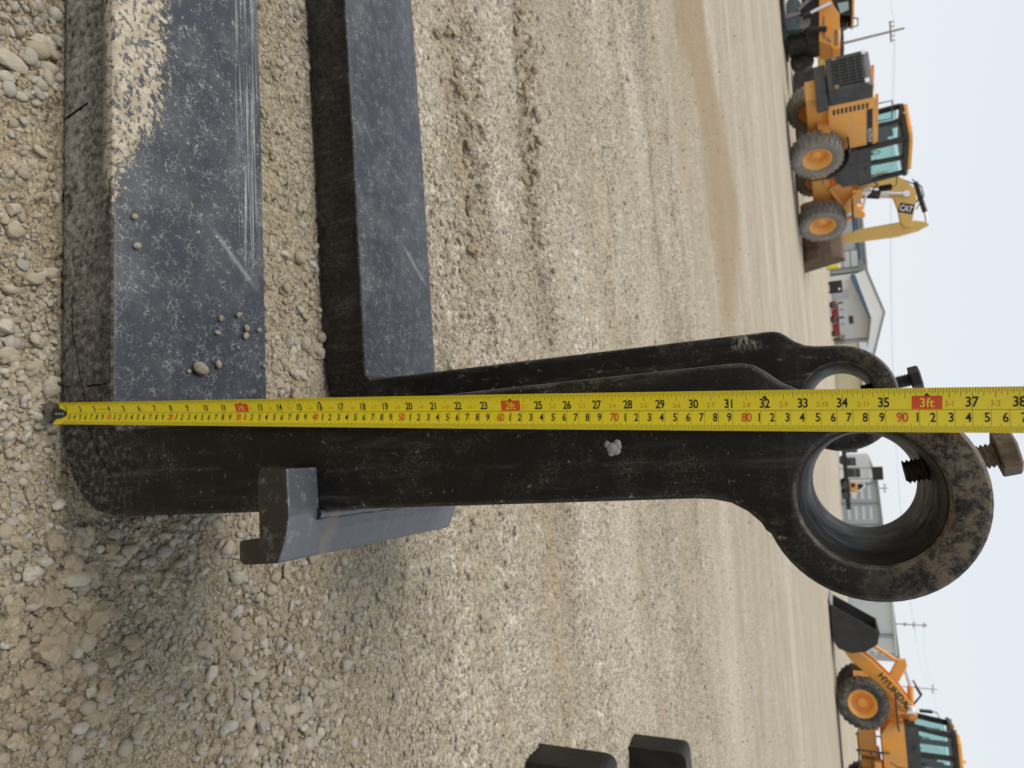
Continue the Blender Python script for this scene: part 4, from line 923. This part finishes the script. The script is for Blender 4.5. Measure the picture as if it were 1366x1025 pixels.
b = MB(); b.lathe([(.001, -.2), (.40, -.2), (.44, -.12), (.44, .12), (.40, .2), (.001, .2)], Matrix.Translation(P4(1069, 70, .9)), 20); b.build('idler_wheel', M_TY, TM)
b = MB(); b.cyl(P4(1073, 42, -.8), P4(1073, 42, -.3), .24, None, 16); b.build('drive_hub', M_MET, TM)

# --- buildings
M_SID = NT('white_metal_siding'); o_ = M_SID.obj()
rib = M_SID.ss(M_SID.math('FRACT', M_SID.math('MULTIPLY', M_SID.xyz(o_)[2], 3.3)), .8, .95)
M_SID = M_SID.P(color=M_SID.mix(M_SID.math('MULTIPLY', M_SID.noise(o_, .6, 4), .35), (.90, .91, .89, 1), (.83, .84, .82, 1)), rough=.5, normal=M_SID.bump(rib, .4, .03))
M_GRS = NT('grey_metal_siding'); o_ = M_GRS.obj()
rib = M_GRS.ss(M_GRS.math('FRACT', M_GRS.math('MULTIPLY', M_GRS.xyz(o_)[0], 3.0)), .75, .95)
M_GRS = M_GRS.P(color=M_GRS.mix(M_GRS.math('MULTIPLY', M_GRS.noise(o_, .8, 4), .4), (.46, .50, .51, 1), (.38, .42, .43, 1)), rough=.5, normal=M_GRS.bump(rib, .6, .04))
M_BLU = dusty('blue_trim', (.055, .14, .26, 1), .5, .1, (.4, .4, .4, 1), .7)
M_GTR = dusty('dark_grey_trim', (.26, .28, .29, 1), .5, .1, (.4, .4, .4, 1), .7)
M_CRM = NT('cream_siding'); o_ = M_CRM.obj(); M_CRM = M_CRM.P(color=M_CRM.mix(M_CRM.math('MULTIPLY', M_CRM.noise(o_, .8, 4), .5), (.74, .66, .42, 1), (.64, .57, .37, 1)), rough=.7)
M_PAN = dusty('pale_panel', (.66, .69, .70, 1), .4, .1, (.5, .5, .5, 1), .8)
M_ROOF = dusty('pale_roof_metal', (.62, .66, .66, 1), .45, .1, (.5, .5, .5, 1), .6)
M_YEL = dusty('yellow_paint', (.75, .60, .03, 1), .5, .15, (.5, .45, .3, 1), 2)
M_REDP = dusty('red_paint', (.26, .028, .025, 1), .55, .2, (.3, .2, .15, 1), 3)

WS = empty('white_shop', TR(0, 0, 0), 'white gabled metal shop with blue soffit under its front overhang', 'building')
z0 = .9
w_ = MB().prism([(-8.9, z0), (-1.7, z0), (-1.7, 5.2), (-4.2, 6.1), (-8.9, 4.9)], 86.2, 100).build('wall', M_SID, WS)
MB().box((-1.7, 88.5, z0), (.3, 100, 4.9)).build('side_wall', M_SID, WS)
rf = MB().prism([(-9.4, 5.0), (-4.26, 6.48), (.9, 4.95), (.9, 4.75), (-4.26, 6.28), (-9.4, 4.8)], 84.0, 101).build('roof', M_ROOF, WS)
MB().prism([(-8.6, 3.95), (-3.75, 5.15), (-1.6, 4.80), (.9, 4.20), (.9, 4.74), (-4.26, 6.27), (-8.9, 4.9)], 84.05, 84.25).build('gable_front', M_SID, WS)
MB().prism([(-8.6, 3.93), (-3.75, 5.13), (-3.75, 5.03), (-8.6, 3.55)], 84.05, 86.15).build('soffit', M_BLU, WS)
MB().prism([(-3.75, 5.13), (-1.6, 4.78), (-1.6, 4.64), (-3.75, 5.03)], 84.05, 86.15).build('soffit', M_GTR, WS)
MB().prism([(-9.45, 5.0), (-4.26, 6.50), (.95, 4.95), (.95, 4.80), (-4.26, 6.34), (-9.45, 4.84)], 83.92, 83.99).build('fascia', M_GTR, WS)
wn = MB().box((-4.35, 86.1, 3.05), (-3.45, 86.18, 3.5)).build('window', M_GTR, WS)
MB().box((-4.25, 86.06, 3.1), (-3.55, 86.098, 3.45)).build('pane', NT('dark_pane').P(color=(.04, .05, .06, 1), rough=.1), wn)
MB().box((-7.3, 86.1, z0), (-6.3, 86.18, 3.2)).build('door', M_PAN, WS)
MB().box((-1.80, 86.1, z0), (-1.66, 86.19, 4.8)).build('corner_trim', M_GTR, WS)

GS = empty('grey_shop', TR(0, 0, 0), 'grey metal shop with pale overhead door beside the white shop', 'building')
MB().box((-24, 87, 1.0), (-9.2, 100, 5.05)).build('wall', M_GRS, GS)
MB().prism([(-24.3, 4.95), (-9.0, 5.10), (-9.0, 5.32), (-24.3, 5.17)], 86.3, 101).build('roof', M_GTR, GS)
MB().box((-24, 86.85, 4.35), (-10.5, 86.98, 4.72)).build('awning_band', M_BLU, GS)
dr = MB().box((-11.6, 86.88, 1.2), (-9.6, 86.97, 4.55)).build('overhead_door', M_GTR, GS)
for j in range(4): MB().box((-11.45, 86.82, 1.45+j*.78), (-9.75, 86.878, 2.1+j*.78)).build('door_panel', M_PAN, dr)
dr = MB().box((-20.5, 86.88, 1.2), (-15.2, 86.97, 4.30)).build('overhead_door', M_GTR, GS)
for j in range(4): MB().box((-20.35, 86.82, 1.40+j*.72), (-15.35, 86.878, 2.05+j*.72)).build('door_panel', M_PAN, dr)
MB().box((-9.2, 87.5, 1.0), (-8.92, 96, 4.2)).build('link_wall', M_GTR, GS)

CH = empty('cream_house', TR(0, 0, 0), 'cream sided low building seen through the far fork eye', 'building')
hz = float(gh(3, 75))-.1
MB().box((-1.1, 75, hz), (6.6, 83, hz+2.55)).build('wall', M_GTR, CH)
for j in range(11):
    z = hz+j*.225; MB().prism([(74.93, z+.012), (74.995, z+.012), (74.995, z+.225), (74.975, z+.225)], -1.12, 6.62, 'yz').build('siding_board', M_CRM, CH)
MB().prism([(74.3, hz+2.45), (79, hz+3.3), (83.7, hz+2.45), (79, hz+3.15)], -1.2, 6.7, 'yz').build('roof', M_GTR, CH)
dr = MB().box((4.0, 74.86, hz), (4.9, 74.92, hz+2.0)).build('door', M_PAN, CH); MB().box((4.75, 74.83, hz+1.0), (4.82, 74.858, hz+1.05)).build('handle', M_BK, dr)

CB = empty('metal_warehouse', TR(0, 0, 0), 'long grey metal warehouse with pale light strips behind the near fork eye', 'building')
wz = -.1
MB().box((15.0, 95.2, wz), (37, 115, 4.95)).build('wall', M_GRS, CB)
MB().prism([(14.8, 4.75), (37.3, 5.55), (37.3, 5.75), (14.8, 4.95)], 94.7, 116).build('roof', M_GTR, CB)
MB().prism([(15.0, 4.96), (37, 4.96), (37, 5.53), (15.0, 4.97)], 95.25, 95.6).build('upper_wall', M_GRS, CB)
for bx in (15.5, 18.0, 20.6, 23.4, 26.2, 29.0, 31.8, 34.4):
    MB().box((bx-.14, 95.05, wz), (bx+.06, 95.18, 4.74)).build('pilaster', M_GTR, CB)
    for j in range(5):
        MB().box((bx+.25+j*.001, 95.1, .55+j*.8), (bx+1.9, 95.17, .90+j*.8)).build('light_strip', M_PAN, CB)
RW = empty('ribbed_shed', TR(0, 0, 0), 'pale ribbed metal shed behind the black loader bucket', 'building')
MB().box((25, 88, .2), (33.2, 93, 4.95)).build('wall', M_ROOF, RW)
for j in range(27): MB().box((25.05+j*.3, 87.95, .2), (25.11+j*.3, 87.998, 4.9)).build('rib', M_ROOF, RW)
MB().box((24.8, 87.6, 4.96), (33.4, 93.3, 5.12)).build('roof', M_ROOF, RW)
b = MB(); b.cyl((31.3, 87.8, .3), (31.3, 87.8, 4.9), .16); b.build('downspout', M_GTR, RW)

# --- small things by the buildings
def mower(x, y, label):
    z = float(gh(x, y)); r = empty('riding_mower', TR(x, y, z, R(12), 1.15), label, 'mower', 'red mowers by the white shop')
    MB().bbox((-.1, -.3, .25), (.75, .3, .62), .1).build('hood', M_REDP, r, .04); MB().bbox((-.85, -.32, .3), (-.12, .32, .5), .08).build('rear_body', M_REDP, r, .03)
    b = MB(); b.box((-.6, -.22, .52), (-.15, .22, .62)); b.box((-.68, -.22, .6), (-.58, .22, .98)); b.build('seat', M_BK, r, .03)
    b = MB(); b.cyl((.05, 0, .6), (-.1, 0, .88), .02); b.cyl((-.1, -.0, .88), (-.12, 0, .90), .17, None, 14); b.build('steering_wheel', M_BK, r)
    MB().bbox((-.35, -.55, .1), (.35, .55, .25), .12).build('deck', M_REDP, r, .02)
    for wx, wr in ((-.55, .21), (.6, .15)):
        for s in (-1, 1):
            b = MB(); b.lathe([(.001, -.08), (wr*.6, -.09), (wr*.95, -.08), (wr, 0), (wr*.95, .08), (wr*.6, .09), (.001, .08)], Matrix.Translation((wx, s*.42, wr)), 16); b.build('wheel', M_TY, r)
mower(-4.05, 70, 'red riding mower by the white shop, left one of two'); mower(-2.75, 70, 'red riding mower by the white shop, right one of two')
x, y = -6.4, 72; z = float(gh(x, y)); tk = empty('fuel_tank', TR(x, y, z), 'black box tank with a pale gauge in front of the white shop', 'tank')
MB().bbox((-.55, -.5, .1), (.55, .5, 1.15), .12).build('tank_body', M_BK, tk, .04); b = MB(); b.cyl((.25, -.54, .9), (.25, -.50, .9), .11, None, 14); b.build('gauge', M_WHT, tk)
for s in (-.4, .4): MB().box((s-.06, -.45, 0), (s+.06, .45, .1)).build('skid', M_DK, tk)
x, y = -8.25, 72; z = float(gh(x, y)); bl = empty('bollard', TR(x, y, z), 'thick yellow bollard at the corner of the grey shop', 'bollard')
b = MB(); b.cyl((0, 0, 0), (0, 0, 1.0), .2, None, 18); b.lathe([(.2, 1.0), (.17, 1.07), (.09, 1.12), (.001, 1.13)], Matrix.Rotation(R(90), 4, 'X') @ Matrix.Scale(-1, 4, (0, 1, 0)) @ Matrix.Scale(-1, 4, (0, 1, 0)), 18) if 0 else None; b.build('post', M_YEL, bl)
MB().bbox((-.3, -.3, 0), (.3, .3, .05), .05).build('base_plate', M_GTR, bl)
MB().cyl((0, 0, 1.0), (0, 0, 1.1), .2, .09, 18).build('cap', M_YEL, bl)
# brown shrub
x, y = -1.55, 70; z = float(gh(x, y)); sh = empty('dry_shrub', TR(x, y, z), 'dry brown shrub beside the white shop', 'shrub')
M_DRY = dusty('dry_brown_leaf', (.13, .075, .045, 1), .8, .4, (.25, .18, .11, 1), 9)
b = MB()
for k in range(26):
    a = random.uniform(0, 6.28); l = random.uniform(.5, 1.15); t = random.uniform(.1, .7)
    b.tube([(0, 0, 0), (l*.4*math.cos(a)*t, l*.4*math.sin(a)*t, l*.55), (l*.75*math.cos(a)*t, l*.75*math.sin(a)*t, l)], .012, 5)
b.build('stem', M_DRY, sh); b = MB()
for k in range(900):
    a = random.uniform(0, 6.28); u = random.random()**.5*.55; zz = random.uniform(.15, 1.1); c = Vector((u*math.cos(a)*(1-.3*zz), u*math.sin(a)*(1-.3*zz), zz)); q = Euler((random.uniform(0, 3), random.uniform(0, 3), random.uniform(0, 6))).to_matrix()
    b.add([c+q @ Vector(v) for v in ((-.03, 0, 0), (0, -.015, 0), (.03, 0, 0), (0, .015, 0))], [(0, 1, 2, 3)])
b.build('foliage', M_DRY, sh)
# trailer, truck and board seen through the near eye
x, y = 10.7, 78; z = float(gh(x, y)); tr_ = empty('flatbed_trailer', TR(x, y, z), 'long black flatbed trailer seen through the near fork eye', 'trailer')
MB().box((-3.0, -1.2, .55), (4.4, 1.2, .75)).build('deck', M_BK, tr_, .02); MB().box((-3.0, -1.2, .76), (-2.8, 1.2, 1.7)).build('headboard', M_BK, tr_)
b = MB(); b.box((-2.6, -1.0, .35), (4.4, -.8, .55)); b.box((-2.6, .8, .35), (4.4, 1.0, .55)); b.build('chassis', M_DK, tr_)
for wx in (2.0, 3.0):
    for s in (-1, 1):
        b = MB(); b.lathe([(.001, -.12), (.2, -.14), (.42, -.12), (.44, 0), (.42, .12), (.2, .14), (.001, .12)], Matrix.Translation((wx, s*1.05, .44)), 18); b.build('wheel', M_TY, tr_)
for k, (px_, w2, h2) in enumerate(((-1.6, .9, 1.0), (-.2, .7, .8), (.9, .8, 1.1))):
    c_ = empty('machine_crate', TR(x+px_, y, z+.752), ['dark machine crate at the head end of the trailer', 'small dark machine crate in the middle of the trailer', 'tall dark machine crate towards the tail of the trailer'][k], 'crate', 'crates on the flatbed trailer')
    MB().box((-w2/2, -.6, .08), (w2/2, .6, h2)).build('crate_body', M_DK, c_, .03); MB().box((-w2/2, -.5, 0), (w2/2, .5, .08)).build('pallet', M_RUST, c_); MB().box((-w2/2-.01, -.61, h2*.55), (w2/2+.01, .61, h2*.6)).build('strap', M_MET, c_)
gn = empty('generator', TR(x+2.35, y, z+.752), 'small orange generator at the tail of the black trailer', 'generator')
MB().bbox((-.45, -.5, .06), (.45, .5, .75), .1).build('housing', M_OR2, gn, .04); MB().box((-.45, -.52, .2), (-.05, -.502, .55)).build('vent', M_BK, gn); MB().box((-.4, -.45, 0), (.4, .45, .06)).build('skid', M_BK, gn)
x, y = 13.6, 92; z = float(gh(x, y)); wt = empty('white_truck', TR(x, y, z), 'white box truck behind the trailer seen through the near fork eye', 'truck')
MB().box((-2.2, -1.1, .9), (1.1, 1.1, 3.1)).build('cargo_box', M_WHT, wt, .04); cbt = MB().prism([(1.15, .6), (1.15, 2.5), (1.7, 2.5), (2.3, 1.6), (2.9, 1.45), (2.9, .6)], -1.0, 1.0).build('cab', M_WHT, wt, .05)
MB().prism([(1.3, 1.6), (1.3, 2.3), (1.65, 2.3), (2.1, 1.6)], -1.012, -1.002).build('window', M_SEAT, cbt)
for wx in (-1.4, 2.2):
    for s in (-1, 1):
        b = MB(); b.lathe([(.001, -.12), (.25, -.14), (.46, -.12), (.48, 0), (.46, .12), (.25, .14), (.001, .12)], Matrix.Translation((wx, s*.95, .48)), 18); b.build('wheel', M_TY, wt)
x, y = 13.55, 90; z = float(gh(x, y)); sb = empty('notice_board', TR(x, y, z), 'plain dark board on posts above the white truck', 'board')
MB().box((-.75, -.06, 3.35), (.75, .06, 4.45)).build('panel', M_BK, sb, .01)
for s in (-.6, .6): MB().box((s-.06, .062, 0), (s+.06, .16, 4.3)).build('post', M_GTR, sb)

# --- power poles and wires
M_POLE = dusty('weathered_pole_wood', (.33, .29, .25, 1), .85, .3, (.45, .42, .38, 1), 4)
M_WIRE = NT('wire_grey').P(color=(.25, .26, .28, 1), rough=.6)
def pole(x, y, top, rz, label, arms, lean=0):
    z = float(gh(x, y))-.2; h = top-z; r = empty('power_pole', TR(x, y, z, rz), label, 'pole', 'utility poles behind the yard'); tips = []
    MB().tube([(0, 0, h*k/6) for k in range(7)], .12, 10, [.12-.045*k/6 for k in range(7)]).build('post', M_POLE, r)
    for (dz, hw) in arms:
        MB().box((-hw, -.06, h-dz-.06), (hw, .06, h-dz+.06)).build('crossarm', M_POLE, r)
        for q in (-hw*.9, -hw*.45, hw*.45, hw*.9):
            MB().cyl((q, 0, h-dz+.06), (q, 0, h-dz+.28), .05, .03, 8).build('insulator', M_GTR, r); tips.append(Matrix(r.matrix_world) @ Vector((q, 0, h-dz+.28)))
    return tips
W1 = pole(-23.55, 60, 7.65, R(15), 'tall utility pole behind the leftmost orange machine', [(.9, .72)])
W2 = pole(40.85, 120, 10.95, R(50), 'utility pole above the ribbed shed with several crossarms', [(.5, .8), (1.8, 1.0), (3.0, .6)])
W3 = pole(58.7, 140, 13.3, R(40), 'utility pole beside the right loader cab', [(.7, 1.5)])
W4 = pole(20.0, 118, 7.2, R(40), 'short pole with lamp arms right of the warehouse roof', [(.5, 1.0)])
def wire(p, q, sag, label, rad=.007):
    b = MB(); b.tube([Vector(p).lerp(Vector(q), k/24)-Vector((0, 0, sag*4*(k/24)*(1-k/24))) for k in range(25)], rad, 5)
    tag(b.build('power_wire', M_WIRE), label, 'wire', 'overhead wires')
wire(W1[0], W1[0]+Vector((60, 42, 1.0)), 1.2, 'overhead wire leaving the tall pole, nearest the crossarm end')
wire(W1[3], W1[3]+Vector((60, 42, 1.0)), 1.2, 'overhead wire leaving the tall pole from the other crossarm end')
wire(W1[1], W1[1]+Vector((-40, 5, .5)), .8, 'overhead wire running off the photo edge from the tall pole')
wire(W2[0], W3[0], .8, 'upper overhead wire between the two poles by the right loader')
wire(W2[6], W3[3], .8, 'lower overhead wire between the two poles by the right loader')
wire(W3[1], W3[1]+Vector((60, 10, 2)), 1.0, 'overhead wire passing behind the right loader cab')
